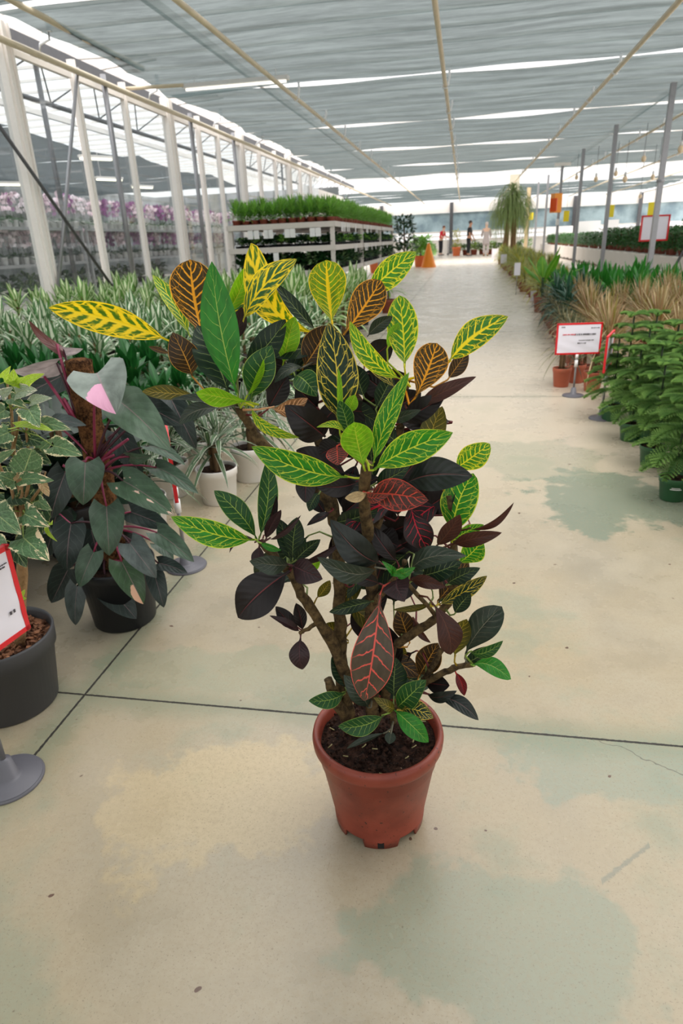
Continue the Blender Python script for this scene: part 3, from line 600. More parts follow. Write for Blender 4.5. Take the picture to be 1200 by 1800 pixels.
# leaves: base px,py,depth cm | tip px,py,depth | width px | kind | roll deg | bow px | bow out cm | options
LV = [
 (302,601,2, 85,541,-4, 54,'gold',-16,-16,1.0,{'m':.5}),
 (358,596,3, 334,456,6, 84,'orange',12,2,-1,{'m':.64,'q':.6}),
 (334,592,4, 268,483,8, 30,'yellow',25,-8,0,{}),
 (338,662,2, 303,584,0, 52,'bronze',-10,-6,1,{}),
 (302,622,4, 261,609,4, 11,'bronze',20,2,0,{}),
 (402,694,1, 346,572,3, 70,'dark',8,-4,1,{}),
 (417,694,-2, 372,459,-1, 64,'midgreen',-8,6,1,{'m':.48,'q':.85,'kind2':'g'}),
 (394,556,5, 434,466,6, 31,'lime',10,-8,0,{}),
 (427,566,2, 522,455,-3, 46,'patch',-28,8,1,{'m':.5}),
 (566,588,8, 441,427,3, 58,'gold',-10,44,2,{'m':.66,'q':.6}),
 (393,566,6, 446,478,8, 42,'patch',15,-4,0,{}),
 (556,582,6, 481,496,2, 24,'dark',20,8,1,{}),
 (584,570,3, 573,457,7, 68,'limegold',0,2,-1,{'m':.66,'q':.55}),
 (603,589,1, 670,493,4, 60,'orange',-6,-2,0,{'m':.62,'q':.6}),
 (645,516,6, 731,443,8, 48,'yellow',20,10,1,{'m':.42}),
 (711,646,1, 702,519,6, 57,'yellow',-8,0,-1,{'m':.55,'q':.6}),
 (787,638,0, 893,556,-2, 50,'goldrib',-18,6,1,{'m':.5}),
 (786,668,3, 822,618,4, 30,'bronze',20,0,0,{}),
 (729,700,-3, 768,603,-1, 62,'orange',6,-3,0,{'m':.64,'q':.58}),
 (709,668,-3, 614,564,-4, 34,'yellow',-22,6,2,{}),
 (698,686,-1, 620,586,0, 30,'netted',20,10,1,{}),
 (733,713,-2, 837,662,-3, 27,'rust',-15,-3,1,{'m':.42}),
 (680,614,4, 700,567,5, 22,'lime',10,0,0,{}),
 (645,592,4, 690,556,4, 24,'grey',20,5,0,{}),
 (594,742,-2, 578,566,0, 74,'netted',4,-6,1,{'m':.42,'q':.75}),
 (597,762,-6, 594,646,-6, 12,'lime',50,2,0,{}),
 (428,644,3, 502,561,4, 48,'dark',-8,-10,1,{}),
 (497,642,4, 518,556,4, 40,'lime',5,2,0,{'m':.5}),
 (440,704,-1, 477,607,-2, 56,'green',-8,2,1,{'m':.55}),
 (432,700,-3, 463,631,-4, 13,'lime',45,-5,0,{}),
 (532,646,4, 576,572,4, 56,'bronze',-6,-4,0,{}),
 (414,602,4, 425,539,4, 27,'plum',10,0,0,{}),
 (533,645,2, 482,673,-1, 20,'grey',25,-4,1,{}),
 (518,660,1, 557,697,-2, 44,'green',-10,4,1,{}),
 (477,716,0, 541,700,-3, 30,'peach',10,-10,1,{'m':.6}),
 (440,707,-3, 344,690,-6, 32,'lime',-35,-12,1,{'m':.62}),
 (441,712,-3, 526,769,-6, 20,'yellow',30,-4,2,{}),
 (420,716,-1, 300,702,-4, 15,'grey',45,8,1,{}),
 (345,694,3, 249,688,1, 26,'olive',20,6,1,{}),
 (386,718,0, 314,746,-3, 28,'grey',20,-8,1,{}),
 (572,768,-1, 500,712,-5, 62,'maroon',-12,-8,2,{'m':.5}),
 (612,838,-9, 442,785,-15, 56,'brightgreen',-14,8,1.5,{'m':.5,'w':.1}),
 (640,824,-11, 622,742,-12, 60,'lime',0,2,-.6,{'m':.6,'q':.7}),
 (655,818,-10, 719,654,-10, 36,'brightgreen',-25,8,0,{'m':.45}),
 (655,827,-12, 796,760,-15, 58,'brightgreen',10,12,1,{'m':.55,'w':.1}),
 (606,764,-6, 556,751,-9, 14,'yellow',35,-3,1,{}),
 (613,765,-6, 596,704,-7, 30,'green',10,-3,0,{}),
 (610,728,-5, 624,694,-5, 24,'lime',0,0,0,{}),
 (592,784,-8, 594,818,-10, 42,'redvein',10,0,0,{'m':.4}),
 (705,742,-1, 782,696,-3, 42,'maroon',-10,-3,1,{'m':.5}),
 (688,740,-3, 740,720,-5, 20,'grey',15,5,1,{}),
 (752,812,1, 777,714,3, 46,'olive',10,8,0,{'m':.5}),
 (800,824,1, 861,780,0, 46,'yellow',15,4,1,{'m':.55,'q':.62}),
 (710,852,-6, 831,837,-10, 60,'slate',-12,8,1.5,{'m':.52}),
 (795,938,0, 832,832,1, 64,'brightgreen',-6,10,0,{'m':.5,'q':.6}),
 (648,868,-10, 753,879,-14, 58,'redvein',10,8,1,{'m':.5}),
 (644,866,-11, 684,870,-14, 18,'redvein',20,-4,1,{}),
 (646,866,-11, 606,876,-13, 20,'dry',10,4,0,{}),
 (722,888,-4, 752,966,-6, 52,'crimson',10,-3,1,{'m':.55}),
 (765,962,-3, 808,904,-5, 32,'rust',25,-4,0,{}),
 (822,930,-2, 903,883,-5, 13,'rust',40,-5,1,{}),
 (795,957,-2, 882,936,-6, 27,'rust',20,8,1,{'m':.5}),
 (795,950,0, 850,922,-1, 22,'brightgreen',20,3,0,{}),
 (802,992,1, 848,950,0, 42,'brightgreen',10,-4,0,{'m':.6}),
 (722,1006,-6, 820,977,-10, 38,'grey',-20,8,2,{'m':.45}),
 (738,1012,-3, 812,988,-5, 38,'dark',-8,-6,1,{}),
 (722,1020,-5, 784,1032,-8, 24,'rust',20,10,1,{}),
 (698,1018,-6, 711,1058,-10, 50,'plum',10,-3,1,{'m':.45}),
 (690,1004,-8, 671,986,-10, 15,'midgreen',10,3,1,{}),
 (695,1006,-8, 730,997,-10, 18,'midgreen',10,-4,1,{}),
 (694,1008,-8, 712,1014,-11, 14,'midgreen',10,4,1,{}),
 (785,1027,-1, 844,998,-3, 28,'dark',10,6,1,{}),
 (767,1064,-1, 856,1012,-3, 28,'netted',10,-5,0,{}),
 (798,1080,-2, 827,1044,-3, 28,'dark',10,3,0,{}),
 (818,1150,0, 882,1066,-1, 54,'grey',-6,6,1,{'m':.66,'q':.62}),
 (758,1058,-4, 792,1151,-6, 46,'rust',-10,10,1,{'m':.6}),
 (799,1156,-1, 820,1088,-1, 40,'olive',10,6,0,{'m':.55}),
 (824,1146,-2, 884,1126,-4, 20,'green',25,-6,1,{}),
 (812,1168,1, 864,1136,0, 28,'dark',10,-4,0,{}),
 (829,1169,-1, 898,1194,-4, 30,'midgreen',-10,8,2,{'m':.6,'q':.65}),
 (800,1180,0, 816,1223,-2, 18,'scarlet',20,4,0,{}),
 (750,1220,0, 803,1214,-3, 20,'slate',20,-5,1,{}),
 (764,1226,-1, 841,1266,-4, 27,'slate',-10,8,2,{'m':.55}),
 (668,1044,-8, 640,1232,-13, 74,'coral',0,4,2.5,{'m':.52,'q':.8}),
 (692,1228,-2, 696,1156,-1, 46,'dark',0,2,0,{}),
 (697,1244,-3, 749,1195,-5, 42,'green',-10,-3,1,{}),
 (694,1246,-6, 656,1226,-8, 20,'olive',10,5,1,{}),
 (692,1247,-6, 753,1305,-9, 36,'midgreen',6,4,1.5,{'m':.5}),
 (704,1248,-5, 762,1262,-7, 34,'netted',-10,5,1,{}),
 (676,1256,-6, 594,1277,-9, 34,'green',-20,6,1,{}),
 (679,1287,-7, 609,1316,-9, 12,'grey',30,7,1,{}),
 (688,1284,-7, 684,1308,-9, 20,'grey',10,0,0,{}),
 (606,1216,-2, 542,1232,-6, 30,'green',-10,5,1.5,{'m':.55,'w':.12}),
 (608,1212,-1, 583,1154,-1, 30,'dark',10,-3,0,{}),
 (647,1244,-3, 604,1186,-5, 36,'grey',-8,-6,1,{}),
 (528,1120,-5, 531,1177,-7, 37,'plum',5,-3,1,{'m':.45,'w':.1}),
 (511,1003,-6, 418,1086,-9, 74,'maroon',10,-4,1.5,{'m':.48}),
 (514,994,-7, 567,1018,-10, 44,'plum',15,4,1,{}),
 (508,992,-6, 438,986,-9, 34,'grey',-20,-8,2,{}),
 (455,953,-7, 494,967,-9, 14,'midgreen',20,-2,0,{}),
 (453,951,-6, 403,972,-8, 14,'plum',35,-10,1,{}),
 (456,958,-5, 445,995,-7, 22,'plum',25,5,0,{}),
 (449,949,-6, 300,908,-12, 46,'brightgreen',-8,8,1.5,{'m':.5}),
 (452,949,-4, 376,862,-5, 40,'green',8,-6,1,{'m':.55}),
 (455,948,-5, 470,806,-3, 36,'green',0,-10,0,{'m':.5,'w':.12}),
 (462,946,-5, 486,871,-4, 13,'maroon',45,-4,0,{}),
 (466,950,-6, 494,896,-7, 21,'plum',20,4,0,{}),
 (471,948,-7, 529,905,-9, 11,'plum',45,8,1,{}),
 (509,988,-4, 490,912,-3, 32,'dark',5,-4,0,{}),
 (514,986,-5, 522,909,-5, 37,'dark',0,3,0,{'m':.55}),
 (517,987,-5, 563,948,-6, 24,'dark',15,3,0,{}),
 (525,990,-6, 602,950,-8, 14,'plum',40,6,1,{}),
 (664,998,-7, 557,979,-12, 36,'grey',-25,8,2,{'m':.5}),
 (670,990,-6, 580,913,-9, 54,'slate',-6,10,2,{'m':.5}),
 (698,988,-3, 650,924,-3, 32,'maroon',10,6,1,{}),
 (580,900,0, 539,924,-3, 16,'maroon',25,8,1,{}),
 (541,824,-3, 537,884,-5, 36,'maroon',5,-2,0,{'m':.5,'vein':'redvein'}),
 (563,864,0, 543,899,-2, 22,'dark',10,-4,0,{}),
 (632,846,-6, 553,852,-8, 36,'maroon',-10,6,1,{}),
 (527,1110,-5, 473,1082,-8, 16,'plum',25,6,1,{}),
 (527,1106,-3, 484,1066,-4, 26,'maroon',10,4,0,{}),
 (532,1110,-3, 520,1060,-3, 24,'maroon',10,-2,0,{}),
 (658,1056,-2, 578,1076,-5, 24,'dark',-25,-8,1,{}),
 (556,1052,0, 580,1020,0, 20,'olive',10,-2,0,{}),
 (612,1126,2, 572,1096,2, 32,'olive',10,0,0,{}),
 (533,1002,-1, 563,984,-1, 24,'lime',10,0,0,{}),
 (668,1026,-4, 608,1010,-6, 26,'maroon',-15,-6,1,{}),
 (650,1000,0, 610,1052,0, 22,'dark',10,-4,0,{}),
 # the dim inside of the crown
 (600,905,3, 640,872,3, 46,'maroon',0,0,0,{}), (572,905,3, 545,862,3, 30,'maroon',0,0,0,{}), (640,640,6, 690,600,7, 44,'maroon',0,0,0,{}),
 (690,700,3, 640,660,4, 44,'maroon',0,0,0,{}), (690,720,2, 740,690,2, 40,'maroon',0,0,0,{}), (560,720,4, 520,680,3, 46,'maroon',0,0,0,{}),
 (470,720,3, 505,660,4, 40,'maroon',0,0,0,{}), (640,700,2, 620,640,3, 40,'dark',0,0,0,{}), (660,720,1, 690,660,1, 34,'dark',0,0,0,{}),
 (500,720,3, 570,740,1, 44,'maroon',0,0,0,{}), (700,850,2, 740,800,2, 46,'maroon',0,0,0,{}), (740,900,2, 800,860,1, 50,'maroon',0,0,0,{}),
 (700,910,1, 690,840,1, 40,'maroon',0,0,0,{}), (640,940,2, 600,900,2, 40,'maroon',0,0,0,{}), (660,940,2, 700,960,0, 50,'maroon',0,0,0,{}),
 (700,960,2, 760,930,1, 46,'maroon',0,0,0,{}), (760,1040,2, 730,970,2, 40,'dark',0,0,0,{}), (720,1130,2, 700,1070,2, 40,'bronze',0,0,0,{}),
 (735,1190,3, 770,1130,3, 46,'bronze',0,0,0,{}), (700,1180,3, 680,1100,3, 36,'maroon',0,0,0,{}), (745,1200,2, 790,1205,0, 34,'maroon',0,0,0,{}),
 (640,1130,3, 625,1060,3, 34,'maroon',0,0,0,{}), (760,1060,0, 690,1072,-3, 14,'olive',30,8,0,{}), (725,1085,1, 757,1130,0, 14,'rust',30,-6,0,{}),
 (600,780,4, 560,800,3, 44,'maroon',0,0,0,{}), (700,780,0, 660,745,0, 34,'dark',0,0,0,{}), (560,660,5, 600,600,6, 44,'maroon',0,0,0,{}),
 (760,780,3, 730,730,3, 40,'maroon',0,0,0,{}), (660,850,-7, 720,820,-9, 36,'dark',-10,-6,1,{}), (620,1030,0, 660,960,-1, 40,'maroon',0,0,0,{}),
]
rq = random.Random(77)
def fill(n, x0, x1, y0, y1, d0, d1, kinds, up=0.0):
    for _ in range(n):
        x = rq.uniform(x0, x1); y = rq.uniform(y0, y1); a = rq.uniform(0, 2*PI); l = rq.uniform(38, 58); d = rq.uniform(d0, d1)
        LV.append((x-l*math.cos(a), y-l*math.sin(a)*0.9, d, x+l*math.cos(a), y+l*math.sin(a)*0.9, d+rq.uniform(-4, 3), rq.uniform(34, 50), rq.choice(kinds), rq.uniform(-30, 30), rq.uniform(-6, 6), rq.uniform(-.5, 1.5), {}))
fill(9, 445, 560, 610, 720, 6, 11, ('maroon', 'dark', 'bronze', 'dark'))
fill(10, 590, 740, 620, 740, 6, 11, ('maroon', 'maroon', 'dark', 'bronze'))
fill(12, 560, 770, 720, 860, 4, 9, ('maroon', 'maroon', 'dark'))
fill(12, 590, 790, 850, 990, 2, 8, ('maroon', 'maroon', 'dark', 'crimson', 'slate'))
fill(7, 650, 800, 980, 1080, 2, 7, ('maroon', 'dark', 'bronze'))
fill(5, 600, 690, 1040, 1130, 4, 8, ('maroon', 'dark', 'olive'))
fill(6, 690, 790, 1140, 1225, 3, 7, ('bronze', 'maroon', 'dark'))
fill(4, 470, 545, 960, 1010, 1, 4, ('dark', 'plum'))
items = []
for i, (bx, by, bd, tx, ty, td, w, kind, roll, bow, out, o) in enumerate(LV):
    B = P(bx, by, bd)-CO; T = P(tx, ty, td)-CO
    depth = ((P(bx, by, bd)+P(tx, ty, td))/2-EYE).dot(iz); sc_ = depth/FPX
    r = math.radians(roll); wr = min(w*sc_/max(0.35, math.cos(r)), (T-B).length*1.1)
    L = across(B+CO, T+CO, r)
    mm = o.get('m', 0.5); q = o.get('q', 0.78)
    mb = MB()
    add_leaf(mb, B, T, wr, L, (lambda u, mm=mm, q=q: prof_croton(u, mm, q)), bl=-bow*sc_*0.8, bn=out*0.012, fold=0.20 if w > 16 else 0.5, wave=o.get('w', 0.085), nu=22, nv=4, ph=i*1.7)
    near = min(STEMP, key=lambda p: (p-B).length+max(0.0, p.z-B.z)*1.5); dd = (near-B).length
    if 0.004 < dd < 0.085:
        ax_ = (T-B).normalized(); c1 = B-ax_*dd*0.35; pts = [B+ax_*0.006, B, c1*0.6+(near+B)*0.2, near]
        o_ = len(mb.f); mb.tube(pts, [0.0013, 0.0014, 0.0016, 0.002], 6); mb.uv[o_:] = [[(0.02, 0.5)]*len(f) for f in mb.f[o_:]]
    items.append((w*math.hypot(bx-tx, by-ty), mb, kind))
order = sorted(range(len(items)), key=lambda i: -items[i][0])
top = set(order[:98]); rest = MB(); kinds = []
for i, (ar, mb, kind) in enumerate(items):
    if i in top:
        lf = mb.build('leaf', K[kind], croton)
        if kind in LOOK: lf['label'] = LOOK[kind]
    else:
        if kind not in kinds: kinds.append(kind)
        rest.add(mb.v, mb.f, None, kinds.index(kind)); rest.uv[-len(mb.f):] = mb.uv
tag(rest.build('foliage', [K[k] for k in kinds], croton), 'small and hidden leaves inside the crown', kind='stuff')
# ================================================================== pots and generic plants
black_pot = plain('black_pot', (20, 22, 26), 0.42, 0, 0.1, 20, 0.4)
grey_pot = plain('anthracite_pot', (62, 62, 64), 0.5, 0, 0.06, 30, 0.4)
white_pot = plain('white_pot', (226, 222, 218), 0.4, 0, 0.03)
terra_pot = plain('terracotta_pot', (176, 92, 66), 0.55, 0, 0.10, 20)
brown_pot = plain('brown_pot', (134, 66, 48), 0.55, 0, 0.12, 20)
green_pot = plain('green_pot', (44, 92, 56), 0.38, 0, 0.06, 20)
barkchip = NT('bark_chips'); tc = barkchip.n('ShaderNodeTexCoord')
vo = barkchip.n('ShaderNodeTexVoronoi'); barkchip.l(tc.outputs['Object'], vo.inputs['Vector']); vo.inputs['Scale'].default_value = 70
hs = barkchip.n('ShaderNodeSeparateXYZ'); barkchip.l(vo.outputs['Color'], hs.inputs[0])
barkchip = barkchip.done(barkchip.bsdf(barkchip.mix(hs.outputs[0], lin((58, 36, 26)), lin((150, 104, 76))), 0.85, 0.2, 0, barkchip.bump(vo.outputs['Distance'], 0.8, 0.012)))
def potmb(r1, r0, h, lip=0.15, n=40):
    mb = MB(); l = h*(1-lip)
    mb.lathe([(0.001, 0.002), (r0*0.96, 0.0), (r0, 0.004), (r1*0.94, l-0.002), (r1*0.985, l), (r1, h-0.004), (r1*0.99, h), (r1*0.955, h), (r1*0.95, h-0.01), (r1*0.9, l*0.8)], n)
    return mb
def soilmb(r1, h, n=24, rough=0.004):
    mb = MB(); mb.disc(r1*0.935, h*0.9, n, 0, (0, 0, 0), rough, 5, 3); return mb

# ---- big pots along the left edge ------------------------------------------------
pink = plain('petiole_pink', (132, 36, 68), 0.45)
petiole_dark = plain('petiole_maroon', (62, 22, 34), 0.5)
def philo_mat(name, base, patch, tip=None, blotch=0.0, rough=0.42, sheen=0.5):
    s = NT(name); uv = s.n('ShaderNodeUVMap'); sp = s.n('ShaderNodeSeparateXYZ'); s.l(uv.outputs[0], sp.inputs[0])
    oi = s.n('ShaderNodeObjectInfo'); rw = s.math('MULTIPLY', oi.outputs['Random'], 41.0)
    u = sp.outputs[0]; v = s.math('MULTIPLY_ADD', sp.outputs[1], 2.0, -1.0); a = s.math('ABSOLUTE', v)
    cb = s.n('ShaderNodeCombineXYZ'); s.l(s.math('MULTIPLY', u, 2.0), cb.inputs[0]); s.l(v, cb.inputs[1])
    n1 = s.noise(cb.outputs[0], 1.8, 3, 0.55, rw); n2 = s.noise(cb.outputs[0], 5, 3, 0.6, rw)
    c = s.mix(s.mr(n1, 0.3, 0.7), tuple(x*0.75 for x in lin(base)[:3])+(1,), tuple(min(1, x*1.3) for x in lin(base)[:3])+(1,))
    ph = s.math('PINGPONG', s.math('ADD', s.math('SUBTRACT', s.math('MULTIPLY', u, 6.0), s.math('MULTIPLY', a, 2.2)), n1), 0.5)
    c = s.mix(s.mr(ph, 0.0, 0.06, 0.12, 0.0), c, lin((150, 160, 150)))
    c = s.mix(s.mr(a, 0.012, 0.035, 0.55, 0.0), c, lin((150, 120, 124)))
    if blotch: c = s.mix(s.mr(n1, 0.70-blotch, 0.72-blotch), c, lin(patch))
    if tip: # a wedge of pale tissue on one half near the tip
        d = s.math('ADD', s.math('SUBTRACT', u, tip), s.math('MULTIPLY', s.math('SUBTRACT', n2, 0.5), 0.12))
        m = s.math('MULTIPLY', s.mr(d, 0.0, 0.02), s.math('MULTIPLY', s.mr(v, 0.0, 0.04), s.mr(v, s.math('MULTIPLY_ADD', d, 2.4, 0.24), s.math('MULTIPLY_ADD', d, 2.5, 0.26), 1.0, 0.0)))
        c = s.mix(m, c, lin(patch))
    b = s.bsdf(c, rough, sheen, 0, s.bump(ph, 0.2, 0.003)); t = s.n('ShaderNodeBsdfTranslucent'); s.l(c, t.inputs[0])
    return s.done(s.mixs(0.12, b, t.outputs[0]))
PH = dict(grey=philo_mat('philodendron_grey', (118, 128, 120), (222, 160, 190), tip=0.38), green=philo_mat('philodendron_green', (62, 84, 66), (220, 214, 200), blotch=0.0),
          spot=philo_mat('philodendron_spotted', (84, 106, 86), (222, 214, 200), blotch=0.02), dark=philo_mat('philodendron_dark', (28, 42, 38), (200, 180, 170)),
          cream=philo_mat('philodendron_cream', (62, 88, 64), (220, 186, 168), blotch=0.10), creamtip=philo_mat('philodendron_cream_tip', (50, 76, 46), (214, 168, 140), tip=0.55),
          brown=philo_mat('philodendron_new_leaf', (92, 50, 44), (210, 150, 140)), pale=philo_mat('philodendron_pale', (196, 184, 186), (222, 200, 205)), slate=philo_mat('philodendron_slate', (72, 82, 80), (200, 200, 200)))
PX0, PY0 = -1.0, 1.58
ph = thing('philodendron_plant', 'dark philodendron with pink splashed leaves on a brown moss pole in a black pot', 'potted plant', (PX0, PY0, 0))
PO = Vector((PX0, PY0, 0))
potmb(0.115, 0.092, 0.2).build('pot', black_pot, ph); soilmb(0.115, 0.2).build('soil', soilm, ph)
moss = NT('coir_moss'); tc = moss.n('ShaderNodeTexCoord'); f1 = moss.noise(tc.outputs['Object'], 130, 5, 0.75); f2 = moss.noise(tc.outputs['Object'], 30, 3)
moss = moss.done(moss.bsdf(moss.mix(moss.mr(moss.math('ADD', moss.math('MULTIPLY', f1, .6), moss.math('MULTIPLY', f2, .4)), 0.38, 0.64), lin((44, 28, 18)), lin((150, 104, 66))), 0.95, 0.1, 0, moss.bump(f1, 1.0, 0.014)))
ptop = PY(137, 634, PY0); mb = MB(); n = 26
mb.tube([(ptop.x-PX0, ptop.y-PY0, 0.17+(ptop.z-0.17)*i/n) for i in range(n+1)]+[(ptop.x-PX0, ptop.y-PY0, ptop.z+0.006)], [0.034]*(n+1)+[0.018], 18, 0, True, 0.09, 4); mb.build('moss_pole', moss, ph)
def pl(px, py, d): return PY(px, py, PY0+d/100.0)-PO
def heartleaf(parent, off, spec, mats, yb, shape='heart', petcol=None, base=None):
    bx, by, bd, tx, ty, td, w, kind, roll, out = spec[:10]
    B = PY(bx, by, yb+bd/100); T = PY(tx, ty, yb+td/100)
    s_ = ((B+T)/2-EYE).dot(iz)/FPX; L = across(B, T, math.radians(roll))
    wr = w*s_/max(0.35, math.cos(math.radians(roll)))
    mb = MB()
    if shape == 'heart': add_leaf(mb, B-off, T-off, wr, L, prof_heart, bn=out*0.01, fold=0.16, wave=0.05, nu=18, nv=5, heart=0.17, tipdrop=0.0, ph=bx)
    else: add_leaf(mb, B-off, T-off, wr, L, prof_heart, bn=out*0.01, fold=0.08, wave=0.16, nu=36, nv=6, heart=0.20, scallop=0.045, ph=bx)
    o = mb.build('leaf', mats[kind], parent)
    return o, B-off
PL = [
 (170,656,-6, 204,728,-16, 106,'grey',0,2), (213,708,-4, 300,792,-12, 78,'spot',-8,3), (150,813,-9, 146,888,-14, 66,'green',0,2),
 (216,845,-8, 307,906,-14, 60,'cream',-10,2), (187,890,-10, 192,977,-15, 60,'green',0,2), (125,920,-4, 118,1003,-8, 56,'dark',10,2),
 (165,970,-9, 140,1032,-13, 42,'green',12,1), (136,1030,-7, 133,1099,-9, 36,'slate',20,1), (214,987,-10, 252,1062,-14, 52,'creamtip',0,2),
 (228,955,-12, 275,1016,-15, 48,'slate',0,2), (276,936,-6, 341,988,-9, 40,'green',-10,2), (278,990,-5, 330,1008,-8, 28,'dark',-20,1),
 (271,1008,-6, 288,1068,-9, 34,'dark',0,1), (187,1027,-6, 240,1088,-9, 54,'dark',0,1), (228,803,-4, 266,800,-8, 24,'green',30,1),
 (262,784,0, 326,818,-3, 26,'green',-25,2), (275,822,-3, 349,868,-7, 34,'green',-15,2), (255,712,4, 322,748,2, 46,'dark',0,2),
 (95,745,-2, 152,748,-7, 28,'slate',-25,2), (100,638,-1, 20,652,-6, 30,'pale',-55,1), (112,618,2, 50,562,-2, 18,'brown',20,-3), (112,614,2, 146,613,0, 16,'pale',30,1),
 (115,830,0, 90,912,-2, 50,'dark',10,2), (110,660,3, 30,700,3, 50,'dark',10,0), (230,900,0, 300,930,-2, 40,'dark',-10,1), (160,930,0, 180,1010,-2, 60,'dark',0,1), (200,950,2, 260,960,1, 50,'dark',0,1),
 (205,760,2, 250,840,0, 46,'dark',0,1), (275,955,-1, 305,985,-3, 26,'green',-20,1), (120,1000,2, 90,1060,0, 50,'dark',0,0), (100,900,5, 80,980,5, 60,'dark',0,0), (300,700,6, 345,790,4, 44,'dark',0,2),
]
hub = [pl(168, 812, -3), pl(178, 830, -3), pl(195, 930, -3), pl(185, 985, -2)]
for i, q in enumerate(PL):
    o, B = heartleaf(ph, PO, q, PH, PY0)
    if q[7] in ('grey',): o['label'] = 'grey leaf with a pink wedge at its tip'
    if q[7] in ('cream',): o['label'] = 'green leaf splashed with cream'
    if q[7] == 'brown': o['label'] = 'rolled brown new leaf'
    h = min(hub, key=lambda p: (p-B).length+(0.1 if p.z > B.z+0.12 else 0))
    mid = (B+h)/2+Vector((0, -0.01, 0.03))
    MB().tube([h+(mid-h)*2*t*(1-t)+(B-h)*t*t if False else h*(1-t)**2+mid*2*t*(1-t)+B*t*t for t in [k/7 for k in range(8)]], [0.0042-0.0018*k/7 for k in range(8)], 6).build('petiole', pink if i % 2 == 0 else petiole_dark, ph)
for a, b in (((78, 662, -2), (136, 748, -4)), ((100, 605, 1), (136, 740, -2)), ((112, 700, -3), (134, 742, -4)), ((225, 772, -4), (172, 815, -3)), ((200, 800, -4), (171, 818, -3)), ((110, 818, -6), (150, 838, -4))):
    MB().tube([pl(*a), (pl(*a)+pl(*b))/2+Vector((0, 0, .004)), pl(*b)], [0.0038, 0.0046, 0.0055], 8).build('petiole', pink, ph)

# ---- variegated shrub in the anthracite pot
def vari_mat(name, base, margin, amt, trans=0.25):
    s = NT(name); uv = s.n('ShaderNodeUVMap'); sp = s.n('ShaderNodeSeparateXYZ'); s.l(uv.outputs[0], sp.inputs[0])
    oi = s.n('ShaderNodeObjectInfo'); rw = s.math('MULTIPLY', oi.outputs['Random'], 41.0)
    u = sp.outputs[0]; v = s.math('MULTIPLY_ADD', sp.outputs[1], 2.0, -1.0); a = s.math('ABSOLUTE', v)
    cb = s.n('ShaderNodeCombineXYZ'); s.l(s.math('MULTIPLY', u, 2.0), cb.inputs[0]); s.l(v, cb.inputs[1])
    n1 = s.noise(cb.outputs[0], 2.2, 2, 0.5, rw); n2 = s.noise(cb.outputs[0], 8, 3, 0.6, rw)
    c = s.mix(s.mr(n2, 0.35, 0.65), tuple(x*0.75 for x in lin(base)[:3])+(1,), tuple(min(1, x*1.35) for x in lin(base)[:3])+(1,))
    ph_ = s.math('PINGPONG', s.math('SUBTRACT', s.math('MULTIPLY', u, 4.0), s.math('MULTIPLY', a, 1.6)), 0.5)
    c = s.mix(s.mr(ph_, 0.0, 0.07, 0.5, 0.0), c, lin((164, 182, 140))); c = s.mix(s.mr(a, 0.02, 0.05, 0.7, 0.0), c, lin((176, 190, 130)))
    e = s.math('MAXIMUM', a, s.math('MULTIPLY', u, 0.93))
    m = s.mr(s.math('ADD', e, s.math('ADD', s.math('MULTIPLY', s.math('SUBTRACT', n1, 0.5), 1.7*amt), s.math('MULTIPLY', s.math('SUBTRACT', n2, 0.5), 0.8))), 0.94-0.05*amt, 0.98-0.05*amt)
    c = s.mix(m, c, lin(margin))
    b = s.bsdf(c, 0.5, 0.4, 0, s.bump(ph_, 0.4, 0.004)); t = s.n('ShaderNodeBsdfTranslucent'); s.l(c, t.inputs[0])
    return s.done(s.mixs(trans, b, t.outputs[0]))
HB = dict(g=vari_mat('shrub_green_cream', (92, 122, 84), (232, 220, 178), 0.6), c=vari_mat('shrub_cream_tipped', (84, 116, 78), (236, 216, 178), 1.3), l=vari_mat('shrub_lime', (166, 196, 60), (214, 224, 110), 0.5, 0.4),
          d=vari_mat('shrub_dark', (36, 62, 32), (150, 150, 96), 0.3, 0.15), p=vari_mat('shrub_pale', (150, 164, 140), (226, 218, 200), 0.9), t=vari_mat('shrub_tan', (164, 134, 96), (190, 160, 120), 0.5))
HY = 1.17; HX = -1.10
hb = thing('variegated_shrub', 'cream edged green shrub in an anthracite pot of bark chips behind the red framed sign', 'potted plant', (HX, HY, 0))
HO = Vector((HX, HY, 0))
potmb(0.134, 0.108, 0.2, 0.22, 56).build('pot', grey_pot, hb)
mb = MB(); mb.disc(0.126, 0.172, 40, 0, (0, 0, 0), 0.004, 8, 5); rr = random.Random(9)
for _ in range(330):
    a = rr.uniform(0, 6.28); r = 0.118*math.sqrt(rr.random()); rot = Matrix.Rotation(rr.uniform(0, 6), 3, Vector((rr.uniform(-1, 1), rr.uniform(-1, 1), rr.uniform(-1, 1))).normalized())
    mb.box((r*math.cos(a), r*math.sin(a), 0.175+rr.uniform(0, 0.007)), (rr.uniform(0.006, 0.018), rr.uniform(0.004, 0.01), 0.004), 0, rot)
mb.build('bark_mulch', barkchip, hb)
tan_bark = NT('tan_bark'); tc = tan_bark.n('ShaderNodeTexCoord'); f1 = tan_bark.noise(tc.outputs['Object'], 45, 4, 0.7)
tan_bark = tan_bark.done(tan_bark.bsdf(tan_bark.mix(f1, lin((84, 62, 40)), lin((176, 142, 100))), 0.8, 0.2, 0, tan_bark.bump(f1, 0.8, 0.008)))
def hp(px, py, d=0): return PY(px, py, HY+d/100)-HO
mb = MB(); mb.tube([hp(33, 1150), hp(38, 1100), hp(36, 1060), hp(40, 1010), hp(38, 960), hp(40, 900), hp(35, 830)], [0.013, 0.012, 0.012, 0.013, 0.009, 0.007, 0.005], 10, 0, True, 0.16, 3); mb.build('trunk', tan_bark, hb)
mb = MB()
